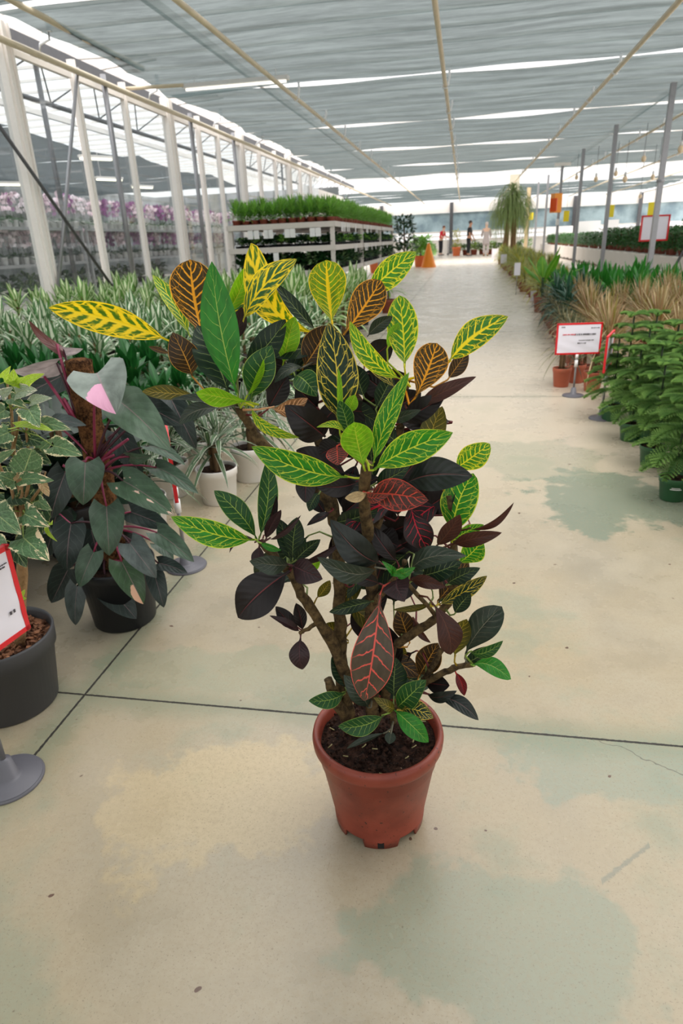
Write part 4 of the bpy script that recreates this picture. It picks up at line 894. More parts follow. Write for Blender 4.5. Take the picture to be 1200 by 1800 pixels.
for pth in ([(40, 900), (25, 800), (20, 720), (12, 670), (6, 655)], [(38, 930), (20, 860), (-10, 800), (-20, 740)], [(40, 900), (55, 830), (46, 760), (50, 720)], [(36, 1030), (40, 1010), (44, 1000)], [(20, 800), (34, 740), (35, 690)], [(40, 900), (70, 860), (80, 830)]):
    mb.tube([hp(x, y) for x, y in pth], [0.0042-0.0024*i/(len(pth)-1) for i in range(len(pth))], 6)
mb.build('branch', tan_bark, hb)
HL = [(5,664,-2, 19,643,-5, 16,'l',0,1), (23,672,-3, 24,648,-6, 26,'l',0,1), (44,676,-3, 78,657,-7, 20,'l',-20,1), (36,682,-3, 10,674,-6, 14,'l',30,1), (24,672,-4, 43,663,-7, 9,'l',0,0),
 (28,692,-2, 66,686,-6, 30,'p',-20,1), (54,708,-2, 92,700,-5, 20,'p',-25,1), (2,694,0, 22,680,-3, 24,'p',0,1), (50,720,-4, 70,752,-9, 40,'g',0,1), (28,750,-3, 93,758,-8, 17,'l',-45,1),
 (74,745,-3, 125,756,-8, 28,'g',-15,1), (94,784,-4, 145,801,-9, 38,'g',-10,1), (42,830,-6, 57,788,-9, 54,'g',0,-1), (39,843,-6, 95,845,-12, 27,'c',-15,1), (-2,805,-4, 28,789,-8, 19,'g',0,1),
 (26,846,-5, -8,832,-8, 32,'g',0,1), (-9,846,-6, 12,862,-9, 18,'c',0,1), (-8,902,-5, 38,940,-12, 58,'g',0,2), (44,904,-5, 88,926,-11, 44,'c',0,2), (68,880,-3, 92,898,-6, 24,'g',10,1),
 (41,945,-8, 87,986,-14, 60,'c',0,2), (24,962,-6, 47,998,-9, 34,'d',0,1), (92,922,-4, 101,952,-7, 9,'l',40,2), (74,850,-2, 86,873,-4, 16,'t',0,0), (30,820,-4, 26,846,-6, 18,'t',0,0),
 (10,720,0, -15,735,-3, 30,'g',0,1), (15,760,-3, -20,775,-6, 34,'g',0,1), (20,700,-1, 48,716,-4, 24,'g',0,1), (60,800,0, 90,815,-2, 30,'d',0,1), (20,870,1, 60,880,0, 40,'d',0,1), (0,760,2, 40,790,2, 46,'d',0,1),
 (10,880,2, -20,900,0, 40,'d',0,1), (60,860,1, 30,900,1, 36,'d',0,1), (-10,950,-3, 12,982,-6, 36,'g',0,1), (50,770,1, 80,780,0, 30,'d',0,1), (10,820,2, 30,860,2, 40,'d',0,1), (75,900,1, 60,945,0, 30,'d',0,1), (-14,690,0, -30,712,-3, 30,'p',0,1), (36,1050,-3, 44,1036,-4, 8,'l',0,0), (36,1052,-3, 47,1052,-4, 7,'l',0,0), (70,790,1, 95,770,0, 22,'g',0,1), (62,930,0, 30,960,-1, 36,'d',0,1)]
stalk_green = plain('stalk_green', (120, 140, 60), 0.5)
for q in HL:
    o, B = heartleaf(hb, HO, q, HB, HY, 'shrub')
    tgt = min([hp(20, 720), hp(25, 800), hp(40, 900), hp(46, 760), hp(38, 960), hp(15, 670), hp(0, 830), hp(36, 1050)], key=lambda p: (p-B).length)
    MB().tube([tgt, (tgt+B)/2+Vector((0, 0, 0.006)), B], [0.0016, 0.0014, 0.0012], 5).build('leaf_stalk', stalk_green, hb)

# ---- red framed signs -----------------------------------------------------------
red = plain('red_plastic', (206, 24, 36), 0.3, 0, 0.04)
paper = plain('paper_in_sleeve', (226, 222, 232), 0.25, 0, 0.02, 12, 0.6, 0.0)
sleeve_grey = plain('stand_grey', (96, 95, 102), 0.45, 0, 0.04)
ink = plain('ink_grey', (70, 66, 72), 0.6); inkr = plain('ink_red', (204, 60, 72), 0.6)
def sign(name, label, loc, rz, zbot, w=0.297, h=0.205, lines=(), post_x=0.0, both=False):
    t = thing(name, label, 'sign', loc, rz)
    mb = MB(); mb.disc(0.07, 0.008, 40); mb.lathe([(0.072, 0.0), (0.073, 0.004), (0.068, 0.008), (0.03, 0.012), (0.022, 0.016), (0.015, 0.058), (0.0, 0.062)], 40); mb.build('base', sleeve_grey, t)
    mb = MB(); mb.tube([(0, 0, 0.06), (0, 0, zbot)], 0.0065, 12); mb.build('pole', galv, t)
    mb = MB(); mb.tube([(0, 0, zbot*0.70), (0, 0, zbot*0.86)], 0.011, 12); mb.tube([(0, 0, zbot-0.03), (0, 0, zbot)], 0.010, 12); mb.build('clamp', white_clean, t)
    mb = MB(); b = 0.011; d = 0.012
    for (cx, cz, sx_, sz_) in ((0, zbot+b/2, w, b), (0, zbot+h-b/2, w, b), (-w/2+b/2, zbot+h/2, b, h-2*b), (w/2-b/2, zbot+h/2, b, h-2*b)): mb.box((cx, 0, cz), (sx_, d, sz_))
    for sx_ in (-1, 1):
        for sz_ in (0, 1): mb.tube([(sx_*(w/2-b/2), -d/2, zbot+b/2+sz_*(h-b)), (sx_*(w/2-b/2), d/2, zbot+b/2+sz_*(h-b))], b*0.62, 10)
    mb.build('frame', red, t)
    sh = MB(); nx, nz = 24, 12; vs = []
    for j in range(nz+1):
        for i in range(nx+1):
            x = -w/2+b+(w-2*b)*i/nx; z = zbot+b+(h-2*b)*j/nz
            vs.append((x, -0.0045-0.0012*math.sin(x*40+z*90)*math.exp(-((z-zbot-h*0.3)/0.06)**2), z))
    k = nx+1; sh.add(vs, [(j*k+i, j*k+i+1, (j+1)*k+i+1, (j+1)*k+i) for j in range(nz) for i in range(nx)]); 
    sh.box((0, 0.001, zbot+h/2), (w-2*b, 0.003, h-2*b))
    sh.build('sheet', paper, t)
    for col, bars in lines:
        mb = MB()
        for (x, z, ww, hh) in bars: mb.box((x*w, -0.0066, zbot+z*h), (ww*w, 0.0012, hh*h))
        mb.build('print', ink if col == 'k' else inkr, t)
    return t
def words(x0, x1, z, hh, seed):
    rq = random.Random(seed); out = []; x = x0
    while x < x1:
        ww = rq.uniform(0.012, 0.03); out.append((x+ww/2, z, ww, hh)); x += ww+rq.choice((0.006, 0.006, 0.018))
    return out
sign('sign_stand', 'red framed paper sign on a grey foot in front of the anthracite pot', (-0.938, 0.925, 0), math.radians(82), 0.295,
     lines=(('k', words(0.32, 0.42, 0.80, 0.012, 1)+words(0.36, 0.42, 0.83, 0.01, 2)+words(0.36, 0.40, 0.30, 0.035, 3)),))
sign('sign_stand', 'red framed landscape sign facing the aisle beside the small dracaena pots', (0.775, 4.66, 0), math.radians(6), 0.285,
     lines=(('r', words(-0.36, -0.10, 0.64, 0.035, 4)), ('k', words(-0.09, 0.35, 0.64, 0.05, 5)+words(0.0, 0.32, 0.45, 0.02, 6)+words(-0.02, 0.16, 0.36, 0.035, 7)+words(0.25, 0.42, 0.84, 0.025, 8)+words(-0.4, -0.32, 0.88, 0.025, 9))))
sign('sign_stand', 'red framed sign turned edge-on in front of the green pots', (0.848, 4.04, 0), math.radians(72), 0.30, lines=(('r', words(-0.3, 0.2, 0.6, 0.05, 11)),))
sign('sign_stand', 'red framed sign seen edge-on behind the philodendron', (-0.945, 1.93, 0), math.radians(116), 0.30, h=0.2)

# ---- strap-leaved rosettes: one builder for dracaenas, grasses, ferns
def strap_mat(name, base, stripe, margin=None, ws=0.25, trans=0.2, var=0.2, rough=0.42):
    s = NT(name); uv = s.n('ShaderNodeUVMap'); sp = s.n('ShaderNodeSeparateXYZ'); s.l(uv.outputs[0], sp.inputs[0])
    oi = s.n('ShaderNodeObjectInfo'); a = s.math('ABSOLUTE', s.math('MULTIPLY_ADD', sp.outputs[1], 2.0, -1.0))
    tcx = s.n('ShaderNodeTexCoord'); n1 = s.noise(tcx.outputs['Object'], 14, 2, 0.5, s.math('MULTIPLY', oi.outputs['Random'], 30.0))
    c = s.mix(s.mr(n1, 0.3, 0.7), tuple(x*(1-var) for x in lin(base)[:3])+(1,), tuple(min(1, x*(1+var)) for x in lin(base)[:3])+(1,))
    if stripe: c = s.mix(s.mr(s.math('ADD', a, s.math('MULTIPLY', s.math('SUBTRACT', n1, 0.5), 0.3)), ws, ws+0.12, 1.0, 0.0), c, lin(stripe))
    if margin: c = s.mix(s.mr(a, 0.78, 0.86), c, lin(margin))
    b = s.bsdf(c, rough, 0.45); t = s.n('ShaderNodeBsdfTranslucent'); s.l(c, t.inputs[0])
    return s.done(s.mixs(trans, b, t.outputs[0]))
def rosette(n, ln, w, z0, seed, rise=(0.25, 1.35), droop=0.6, stemh=0.0, prof=prof_strap, nu=7, nv=1, fold=0.25, spread=0.01, jitter=0.25, arch=0.22):
    rr = random.Random(seed); mb = MB()
    for i in range(n):
        f = i/max(1, n-1); an = i*2.39996+rr.uniform(-.3, .3); el = rise[0]+(rise[1]-rise[0])*f+rr.uniform(-jitter, jitter)*0.6
        l = ln*rr.uniform(0.72, 1.1)*(1-0.25*f*f); zz = z0+stemh*f
        B = Vector((spread*math.cos(an), spread*math.sin(an), zz)); d = Vector((math.cos(an)*math.cos(el), math.sin(an)*math.cos(el), math.sin(el)))
        T = B+d*l-Vector((0, 0, droop*l*max(0, math.cos(el))**1.5)); side = Vector((-math.sin(an), math.cos(an), 0))
        up = side.cross((T-B).normalized())
        add_leaf(mb, B, T, w*rr.uniform(0.8, 1.15), side, prof, bn=-(droop*l*arch*max(0.15, math.cos(el))), fold=fold, wave=0.05, nu=nu, nv=nv, ph=i)
    return mb
def plant(name, label, cat, pot, potm, foliage, folm, group=None, stem=None, stemm=None, soil=True):
    t = thing(name, label, cat, (0, 0, -50), 0, group)
    r1, r0, h = pot[:3]
    potmb(r1, r0, h, 0.2, 20).build('pot', potm, t)
    if soil: soilmb(r1, h, 14, 0.003).build('soil', soilm, t)
    foliage.build('foliage', folm, t)
    if stem: stem.build('stem', stemm, t)
    return t
class Kind:
    """a few variants of one plant; the first use of a variant moves the original, later uses copy it"""
    def __init__(s, makers): s.o = makers; s.used = [False]*len(makers); s.i = 0
    def put(s, x, y, z=0.0, rz=None, sc_=1.0, label=None, group=None, v=None):
        k = (s.i if v is None else v) % len(s.o); s.i += 1; r = s.o[k]; rz = random.uniform(0, 6.28) if rz is None else rz
        if not s.used[k]:
            s.used[k] = True; r.location = (x, y, z); r.rotation_euler = (0, 0, rz); r.scale = (sc_,)*3
            if label: r['label'] = label
            if group: r['group'] = group
            return r
        return dup(r, (x, y, z), rz, sc_, label, group)

# striped dracaenas in white pots
m_white = strap_mat('dracaena_white_stripe', (84, 124, 76), (222, 228, 204), None, 0.30, 0.2)
m_edge = strap_mat('dracaena_white_edge', (54, 78, 52), (84, 108, 70), (206, 208, 188), 0.2, 0.2)
m_dark = strap_mat('dracaena_dark_green', (26, 82, 32), (40, 104, 44), None, 0.1, 0.18, 0.3, 0.35)
m_pale = strap_mat('dracaena_pale_green', (104, 148, 70), (216, 226, 184), None, 0.36, 0.25)
cane = plain('cane_brown', (104, 82, 58), 0.8, 0, 0.3, 60, 0.2, 0.4)
def canes(h, n, r, z0, seed):
    rr = random.Random(seed); mb = MB()
    for i in range(n):
        a = rr.uniform(0, 6.28); d = rr.uniform(0.2, 1)*0.022 if n > 1 else 0
        mb.tube([(d*math.cos(a), d*math.sin(a), z0+h*k/6) for k in range(7)], r, 8, 0, True, 0.12, seed+i)
    return mb
wk = []
for sd in (1, 2):
    f = MB()
    for q in range(3):
        g = rosette(17, 0.24, 0.024, 0.215+0.03*q, sd*10+q, (0.0, 1.3), 0.75, 0.05)
        off = Vector((0.024*math.cos(q*2.1), 0.024*math.sin(q*2.1), 0)); g.v = [tuple(Vector(p)+off) for p in g.v]; f.add(g.v, g.f, None); f.uv[-len(g.f):] = g.uv
    wk.append(plant('striped_dracaena', 'x', 'potted plant', (0.092, 0.075, 0.16), white_pot, f, m_edge, None, canes(0.14, 4, 0.012, 0.12, sd), cane))
WK = Kind(wk)
for x, y, s_, lab in ((-1.045, 2.56, 1.0, 'white edged dracaena in the frontmost white pot by the philodendron'), (-0.985, 2.86, 1.05, 'white edged dracaena in the white pot standing nearest the aisle, behind the first'),
                      (-1.30, 2.62, 1.0, 'white edged dracaena in a white pot half hidden left of the front white pot'), (-1.22, 2.2, 1.0, 'white edged dracaena in a white pot behind the edge-on red sign'),
                      (-1.02, 3.22, 1.0, 'white edged dracaena in the third white pot along the aisle edge'), (-1.28, 3.0, 1.0, 'white edged dracaena in a white pot behind the two front white pots'), (-1.05, 3.6, 1.0, 'white edged dracaena in the farthest white pot of the aisle edge row'), (-1.34, 3.4, 1.0, 'white edged dracaena between the white pots and the bed')):
    WK.put(x, y, 0, None, s_, lab)
# the dense bed along the glass wall
def bedplant(sd, mat, n, ln, w, z0, hgt, lab, grp, rise=(0.0, 1.35), droop=0.6):
    f = rosette(n, ln, w, z0, sd, rise, droop, hgt, prof_croton if False else prof_strap, 7, 1, 0.25)
    return plant('bed_dracaena', lab, 'potted plant', (0.07, 0.055, 0.13), black_pot, f, mat, grp, canes(z0+hgt-0.1, 2, 0.009, 0.1, sd), cane, True)
LW = ('white striped dracaena packed in the bed by the glass wall', 'white striped dracaenas of the bed')
LD = ('dark glossy green dracaena packed in the bed behind the philodendron', 'dark green dracaenas of the bed')
LP = ('pale green striped dracaena in the back rows below the glass wall', 'pale green dracaenas of the bed')
BW = Kind([bedplant(100+i, m_white, 28, 0.26, 0.058, 0.24, 0.24, *LW) for i in range(3)])
BD = Kind([bedplant(200+i, m_dark, 30, 0.23, 0.062, 0.20, 0.24, *LD) for i in range(3)])
BP = Kind([bedplant(300+i, m_pale, 28, 0.27, 0.064, 0.28, 0.30, *LP) for i in range(3)])
rb = random.Random(21)
y = 2.15
while y < 9.2:
    x = -1.28 - (0.25 if y < 2.6 else 0.0) - (0.12 if y > 3.7 else 0)*0
    if y < 4.0: x -= 0.22 if y > 2.6 else 0.30
    while x > -4.55:
        px_ = x+rb.uniform(-.05, .05); py_ = y+rb.uniform(-.05, .05)
        # only where the photograph looks into the bed
        vis = not (x < -1.55-0.62*y)
        if vis:
            if y < 3.95: BD.put(px_, py_, 0, None, rb.uniform(0.9, 1.08), *LD)
            elif y < 6.2: BW.put(px_, py_, 0, None, rb.uniform(0.95, 1.15), *LW)
            else: BP.put(px_, py_, 0, None, rb.uniform(0.95, 1.15), *LP)
        x -= 0.30 if y < 5 else 0.36
    y += 0.30 if y < 5 else 0.38
# ================================================================== right side of the aisle
def grad_mat(name, a, b, trans=0.2, rough=0.5):
    s = NT(name); uv = s.n('ShaderNodeUVMap'); sp = s.n('ShaderNodeSeparateXYZ'); s.l(uv.outputs[0], sp.inputs[0])
    oi = s.n('ShaderNodeObjectInfo'); tcx = s.n('ShaderNodeTexCoord'); n1 = s.noise(tcx.outputs['Object'], 18, 2, 0.5, s.math('MULTIPLY', oi.outputs['Random'], 30.0))
    c = s.mix(s.math('MULTIPLY', sp.outputs[0], s.mr(n1, 0.3, 0.7, 0.3, 1.0)), lin(a), lin(b))
    p = s.bsdf(c, rough, 0.3); t = s.n('ShaderNodeBsdfTranslucent'); s.l(c, t.inputs[0]); return s.done(s.mixs(trans, p, t.outputs[0]))
needle = grad_mat('norfolk_pine_needles', (66, 108, 56), (170, 206, 112), 0.34)
stem_green = plain('green_stem', (44, 62, 34), 0.6)
def feather(seed, H=0.34, R=0.19, tiers=6):
    rr = random.Random(seed); mb = MB()
    def branchlet(p, d, l, up, u0):
        s_ = d.cross(up).normalized(); m_ = 6; vs = []; fs = []; uvs = []
        for k in range(m_):
            f = (k+0.5)/m_; c = p+d*l*f-Vector((0, 0, 0.15*l*f*f)); w = 0.011*(1-0.55*f)
            for q in (s_, -s_, up, -up*0.6):
                i = len(vs); t = c+q*w+d*0.009; vs += [c-d*0.0034, c+d*0.0034, t]; fs.append((i, i+1, i+2)); uvs += [(u0*0.7+0.2*f, .5)]*2+[(u0+0.35*f, .5)]
        mb.add(vs, fs, uvs)
    for t in range(tiers):
        z = 0.19+H*t/(tiers-0.6); L_ = R*(0.86 if t == 0 else 1)*(1-0.62*(t/(tiers-1))**1.5)*rr.uniform(0.9, 1.1); n = 6 if t < tiers-1 else 5; a0 = rr.uniform(0, 6.28)
        for b in range(n):
            a = a0+2*PI*b/n+rr.uniform(-.2, .2); el = 0.12+0.35*(t/(tiers-1))+rr.uniform(-.1, .1); d = Vector((math.cos(a)*math.cos(el), math.sin(a)*math.cos(el), math.sin(el))); sd = Vector((-math.sin(a), math.cos(a), 0)); up = sd.cross(d)*-1
            up = Vector((0, 0, 1)); m_ = 10
            for k in range(1, m_+1):
                f = k/m_; p = Vector((0, 0, z))+d*L_*f-Vector((0, 0, L_*0.42*f*f)); bl = L_*0.40*math.sin(PI*(0.18+0.78*f))
                dd = (d-Vector((0, 0, 0.8*f*L_*4*0.4))).normalized()
                for sgn in (-1, 1): branchlet(p, (dd*0.75+sd*sgn*0.8).normalized(), bl, up, 0.25+0.35*f)
            branchlet(Vector((0, 0, z))+d*L_*0.9-Vector((0, 0, L_*0.38)), d, L_*0.2, up, 0.6)
            for k in range(8):
                f = k/8; branchlet(Vector((0, 0, z))+d*L_*f-Vector((0, 0, L_*0.42*f*f)), d, L_*0.14, up, 0.2)
    return mb
LF = ('feathery green norfolk pine seedling in a green pot', 'norfolk pine seedlings right of the aisle')
fe = []
for i in range(3):
    st = MB(); st.tube([(0, 0, 0.08+0.42*k/6) for k in range(7)], 0.0045, 7)
    fe.append(plant('norfolk_pine', LF[0], 'potted plant', (0.064, 0.05, 0.105), green_pot, feather(40+i), needle, LF[1], st, stem_green))
FE = Kind(fe)
front = [((1172, 884), 'norfolk pine seedling in the green pot with white print nearest the aisle bend'), ((1136, 823), 'norfolk pine seedling in the second clear green pot along the aisle edge'), ((1099, 778), 'norfolk pine seedling in the third green pot along the aisle edge, half hidden'), ((1065, 742), 'norfolk pine seedling in the green pot behind the edge-on red sign')]
for (q, lab) in front:
    g = GZ(*q); FE.put(g.x+0.03, g.y+0.05, 0, None, 0.95, lab)
# label print on the nearest green pot: a small white panel and a line of text bars
first = FE.o[0]
pr = MB(); a0 = math.atan2(-first.location.y, -first.location.x)-first.rotation_euler.z
def onpot(da, z, w, h):
    for k in range(6):
        a1 = a0+da+w*(k/6-0.5); a2 = a0+da+w*((k+1)/6-0.5); r1 = 0.0512+(z-0.0)/0.084*0.0092+0.0006; r2 = 0.0512+(z+h)/0.084*0.0092+0.0006
        pr.add([(r1*math.cos(a1), r1*math.sin(a1), z), (r1*math.cos(a2), r1*math.sin(a2), z), (r2*math.cos(a2), r2*math.sin(a2), z+h), (r2*math.cos(a1), r2*math.sin(a1), z+h)], [(0, 1, 2, 3)])
onpot(0.2, 0.060, 0.8, 0.004); onpot(0.2, 0.067, 0.6, 0.003)
rr = random.Random(31)
FEL = []
for y in [2.45+0.30*k for k in range(8)]:
    for x in [1.20+0.26*k for k in range(5)]:
        if y < 2.4+0.0 : continue
        FE.put(x+rr.uniform(-.04, .04)+(0.0 if y < 4.3 else 0.05), y+rr.uniform(-.04, .04), 0, None, rr.uniform(0.92, 1.12), *LF)
FE.put(1.0, 2.36, 0, None, 0.95, 'norfolk pine seedling in the green pot cut by the right edge of the photo')
FE.put(1.02, 3.05, 0, None, 1.0, *LF); FE.put(1.0, 3.55, 0, None, 1.0, *LF); FE.put(1.06, 4.05, 0, None, 1.05, *LF); FE.put(1.06, 4.45, 0, None, 1.1, *LF)
pr.build('pot_print', white_clean, first)

# bronze tufts
bz = [strap_mat('bronze_tan', (158, 144, 100), (182, 168, 126), (150, 108, 76), 0.3, 0.25), strap_mat('bronze_olive', (116, 108, 42), (140, 128, 60), None, 0.3, 0.25), strap_mat('bronze_rose', (152, 118, 82), (176, 146, 108), None, 0.3, 0.25)]
def tuft(seed, n, ln, w, z0, rise=(0.15, 1.5), droop=0.5, mats=3, stemh=0.08):
    g = rosette(n, ln, w, z0, seed, rise, droop, stemh, prof_strap, 6, 1, 0.3, 0.014, 0.35); rq = random.Random(seed); nf = 12; g.mi = [[0, 1, 2, 0][(i//nf*7+i//nf//3) % 4] % mats for i in range(len(g.f))]; return g
LB = ('bronze grass-like dracaena tuft behind the red framed sign', 'bronze tufts right of the aisle')
BZ = Kind([plant('bronze_dracaena', LB[0], 'potted plant', (0.062, 0.048, 0.115), brown_pot, tuft(60+i, 110, 0.40, 0.013, 0.22), bz, LB[1], canes(0.2, 1, 0.014, 0.08, 3), cane) for i in range(3)])
rr = random.Random(8)
for r_, y in enumerate([5.35+0.42*k for k in range(7)]):
    for c_, x in enumerate([1.16+0.42*k for k in range(6 if r_ < 4 else 5)]):
        BZ.put(x+rr.uniform(-.05, .05)+0.02*r_, y+rr.uniform(-.06, .06), 0, None, rr.uniform(0.95, 1.15), *LB)
# thin green tufts in brown pots along the edge
tg = [strap_mat('tuft_green_grey', (92, 104, 70), (150, 148, 110), (120, 70, 60), 0.3), strap_mat('tuft_sand', (170, 154, 116), (190, 176, 140), None, 0.3), strap_mat('tuft_dark', (52, 64, 46), (80, 92, 64), None, 0.3)]
LE = ('grey green dracaena tuft in a small brown pot lining the aisle edge', 'small brown pots lining the right aisle edge')
ED = Kind([plant('edge_dracaena', LE[0], 'potted plant', (0.060, 0.047, 0.125), brown_pot, tuft(80+i, 46, 0.24, 0.010, 0.20, (0.0, 1.4), 0.6), tg, LE[1], canes(0.12, 2, 0.008, 0.11, 4), cane) for i in range(2)])
for k in range(17): ED.put(0.905+0.012*k+rr.uniform(-.015, .015), 5.15+0.26*k, 0, None, 1.0, *LE)
TP = Kind([plant('small_dracaena', 'x', 'potted plant', (0.072, 0.056, 0.145), terra_pot, tuft(90+i, 40, 0.24, 0.011, 0.27, (0.0, 1.3), 0.7), tg, None, canes(0.16, 4, 0.009, 0.13, 6), cane) for i in range(2)])
for x, y, lab in ((0.735, 4.98, 'small caned dracaena in the terracotta pot left of the sign pole'), (0.925, 4.82, 'small caned dracaena in the terracotta pot right of the sign pole'), (0.86, 5.12, 'small caned dracaena in the terracotta pot hidden behind the sign')):
    TP.put(x, y, 0, None, 0.95, lab)
# broad green plants
m_mid = strap_mat('broad_green', (48, 122, 40), (66, 140, 52), None, 0.1, 0.28, 0.3, 0.36); m_blue = strap_mat('broad_blue_green', (34, 72, 54), (70, 104, 84), None, 0.15, 0.15, 0.3, 0.32)
LG = ('broad leaved bright green plant behind the bronze tufts', 'broad green plants right of the aisle'); LBG = ('dark blue green arching plant at the aisle edge before the green block', 'blue green plants at the aisle edge')
BG = Kind([plant('broad_leaf_plant', LG[0], 'potted plant', (0.07, 0.055, 0.12), brown_pot, rosette(22, 0.42, 0.07, 0.2, 400+i, (0.35, 1.4), 0.45, 0.1), m_mid, LG[1], canes(0.2, 1, 0.01, 0.1, 3), cane) for i in range(3)])
BB = Kind([plant('arching_plant', LBG[0], 'potted plant', (0.065, 0.05, 0.12), brown_pot, rosette(34, 0.34, 0.04, 0.26, 420+i, (0.1, 1.3), 0.75, 0.18), m_blue, LBG[1], canes(0.3, 1, 0.01, 0.1, 3), cane) for i in range(2)])
for y in (7.2, 7.6, 8.0, 8.4): 
    for x in (1.08, 1.34): BB.put(x+rr.uniform(-.03, .03), y, 0, None, rr.uniform(0.9, 1.05), *LBG)
for y in (8.5, 8.95, 9.4, 9.9, 10.4, 10.9):
    for x in (1.35, 1.75, 2.15, 2.55, 2.95): BG.put(x+rr.uniform(-.06, .06), y, 0, None, rr.uniform(0.95, 1.2), *LG)
bn = plant('banana_plant', 'tall yellow green plant with a few huge paddle leaves at the aisle edge', 'potted plant', (0.11, 0.09, 0.2), brown_pot, rosette(7, 0.62, 0.15, 0.36, 5, (0.5, 1.45), 0.25, 0.08, prof_croton, 12, 2, 0.2), strap_mat('banana_green', (98, 158, 40), (140, 186, 70), None, 0.08, 0.35), None, canes(0.35, 1, 0.02, 0.12, 3), stem_green)
bn.location = (1.12, 10.1, 0)
# yellow green tufts down the aisle
ty = [strap_mat('tuft_yellow', (176, 172, 70), (210, 206, 110), None, 0.3, 0.3), strap_mat('tuft_lime', (120, 150, 62), (170, 184, 100), None, 0.3, 0.3), strap_mat('tuft_soft', (158, 164, 104), (190, 190, 140), None, 0.3, 0.3)]
LY = ('yellow green tuft in a dark pot along the far right of the aisle', 'yellow green tufts down the aisle')
YT = Kind([plant('yellow_tuft', LY[0], 'potted plant', (0.10, 0.08, 0.18), black_pot if i else brown_pot, tuft(500+i, 90, 0.34, 0.016, 0.2, (0.1, 1.45), 0.6, 3, 0.12), ty, LY[1], canes(0.3, 1, 0.012, 0.15, 3), cane) for i in range(3)])
for k, y in enumerate([10.9+0.75*k for k in range(26)]):
    e = 1.02+0.022*(y-10)
    for c_ in range(3): YT.put(e+0.1+0.45*c_+rr.uniform(-.08, .08), y+rr.uniform(-.2, .2), 0, None, rr.uniform(0.85, 1.15)*(1+0.35*(y > 17))*(1-0.12*c_), *LY)
pot_o = plain('orange_pot', (226, 120, 70), 0.5)
for (px, py, Y, w, h, lab) in [(909, 473, 13.2, 0.11, 0.22, 'white price card on a thin stake by the yellow tufts'), (937, 520, 11.2, 0.09, 0.16, 'white and red price card among the brown pots'), (892, 447, 24, 0.2, 0.32, 'small white card by the far dark pots'), (870, 446, 32, 0.3, 0.42, 'pale card near the base of the ponytail palm'), (885, 455, 22.0, 0.18, 0.26, 'white card beside the orange pot')]:
    p = PY(px, py, Y); t = thing('price_card', lab, 'price card', (p.x, p.y, 0))
    MB().box((0, 0, p.z), (w, 0.006, h)).build('card', paper, t); MB().tube([(0, 0.006, 0), (0, 0.006, p.z)], 0.006, 6).build('stake', galv, t)
# ponytail palm
pp = thing('ponytail_palm', 'tall ponytail palm with a drooping green mop above two brown trunks', 'potted plant', (1.62, 26, 0))
potmb(0.3, 0.24, 0.4).build('pot', black_pot, pp); soilmb(0.3, 0.4).build('soil', soilm, pp)
for dx in (-0.13, 0.12): MB().tube([(dx, 0, 0.33), (dx*1.05, 0, 0.7), (dx*0.9, 0, 1.3), (dx*0.9, 0, 1.9)], [0.15, 0.10, 0.08, 0.06], 12, 0, True, 0.06, 2).build('trunk', plain('palm_trunk', (150, 116, 86), 0.8, 0, 0.2, 12, 0.2, 0.4), pp)
mop = MB()
for (dx, z, s_) in ((-0.13, 1.85, 1), (0.12, 2.05, 2), (0.0, 2.3, 3), (0.05, 1.65, 4)):
    g = rosette(250, 0.60, 0.024, z, 700+s_, (-0.4, 1.05), 1.5, 0.2, prof_strap, 11, 1, 0.25, 0.04, 0.4, 0.5); g.v = [(a+dx, b, c) for a, b, c in g.v]; mop.add(g.v, g.f, None); mop.uv[-len(g.f):] = g.uv
mop.build('foliage', strap_mat('palm_mop_green', (140, 162, 96), (176, 192, 130), None, 0.3, 0.3), pp)

# ---- white skirted bench with dark bushes
sk = plain('bench_skirt', (226, 218, 212), 0.6, 0, 0.04, 2.0)
bench = thing('skirted_bench', 'long low bench with a white skirt behind the galvanised posts', 'bench', (4.2, 25.5, 0))
mb = MB(); vs = []; n = 300
for i in range(n+1):
    y = -15+30*i/n; vs += [(0.012*math.sin(y*5.1), y, 0.07+0.02*math.sin(y*6.3)+0.012*math.sin(y*17)), (0.004*math.sin(y*7), y, 0.505)]
mb.add(vs, [(2*i, 2*i+2, 2*i+3, 2*i+1) for i in range(n)]); mb.build('skirt', sk, bench)
MB().box((1.4, 0, 0.49), (2.8, 30, 0.03)).build('bench_top', white_paint, bench)
for k in range(8): MB().box((0.25, -14+4*k, 0.24), (0.05, 0.05, 0.47)).build('leg', galv, bench)
def bush(seed, n, rad, z0, h, lw, ll):
    rr = random.Random(seed); mb = MB()
    for i in range(n):
        a = rr.uniform(0, 6.28); v = rr.uniform(0.0, 1.0); r = rad*math.sqrt(rr.random())*(1-0.35*v); B = Vector((r*math.cos(a), r*math.sin(a), z0+h*v)); el = rr.uniform(-0.5, 0.9); a2 = a+rr.uniform(-.9, .9)
        d = Vector((math.cos(a2)*math.cos(el), math.sin(a2)*math.cos(el), math.sin(el))); add_leaf(mb, B, B+d*ll*rr.uniform(.7, 1.2), lw, Vector((-math.sin(a2), math.cos(a2), rr.uniform(-.4, .4))), prof_croton, fold=0.2, bn=-0.008, nu=4, nv=1)
    return mb
m_bush = strap_mat('bush_dark_green', (56, 104, 46), (76, 128, 56), None, 0.1, 0.22, 0.45, 0.4); m_bush2 = strap_mat('bush_fresh_green', (66, 122, 40), (96, 150, 60), None, 0.1, 0.28, 0.4, 0.4)
LBU = ('dark green bush in a small brown pot on the white skirted bench', 'dark bushes on the skirted bench')
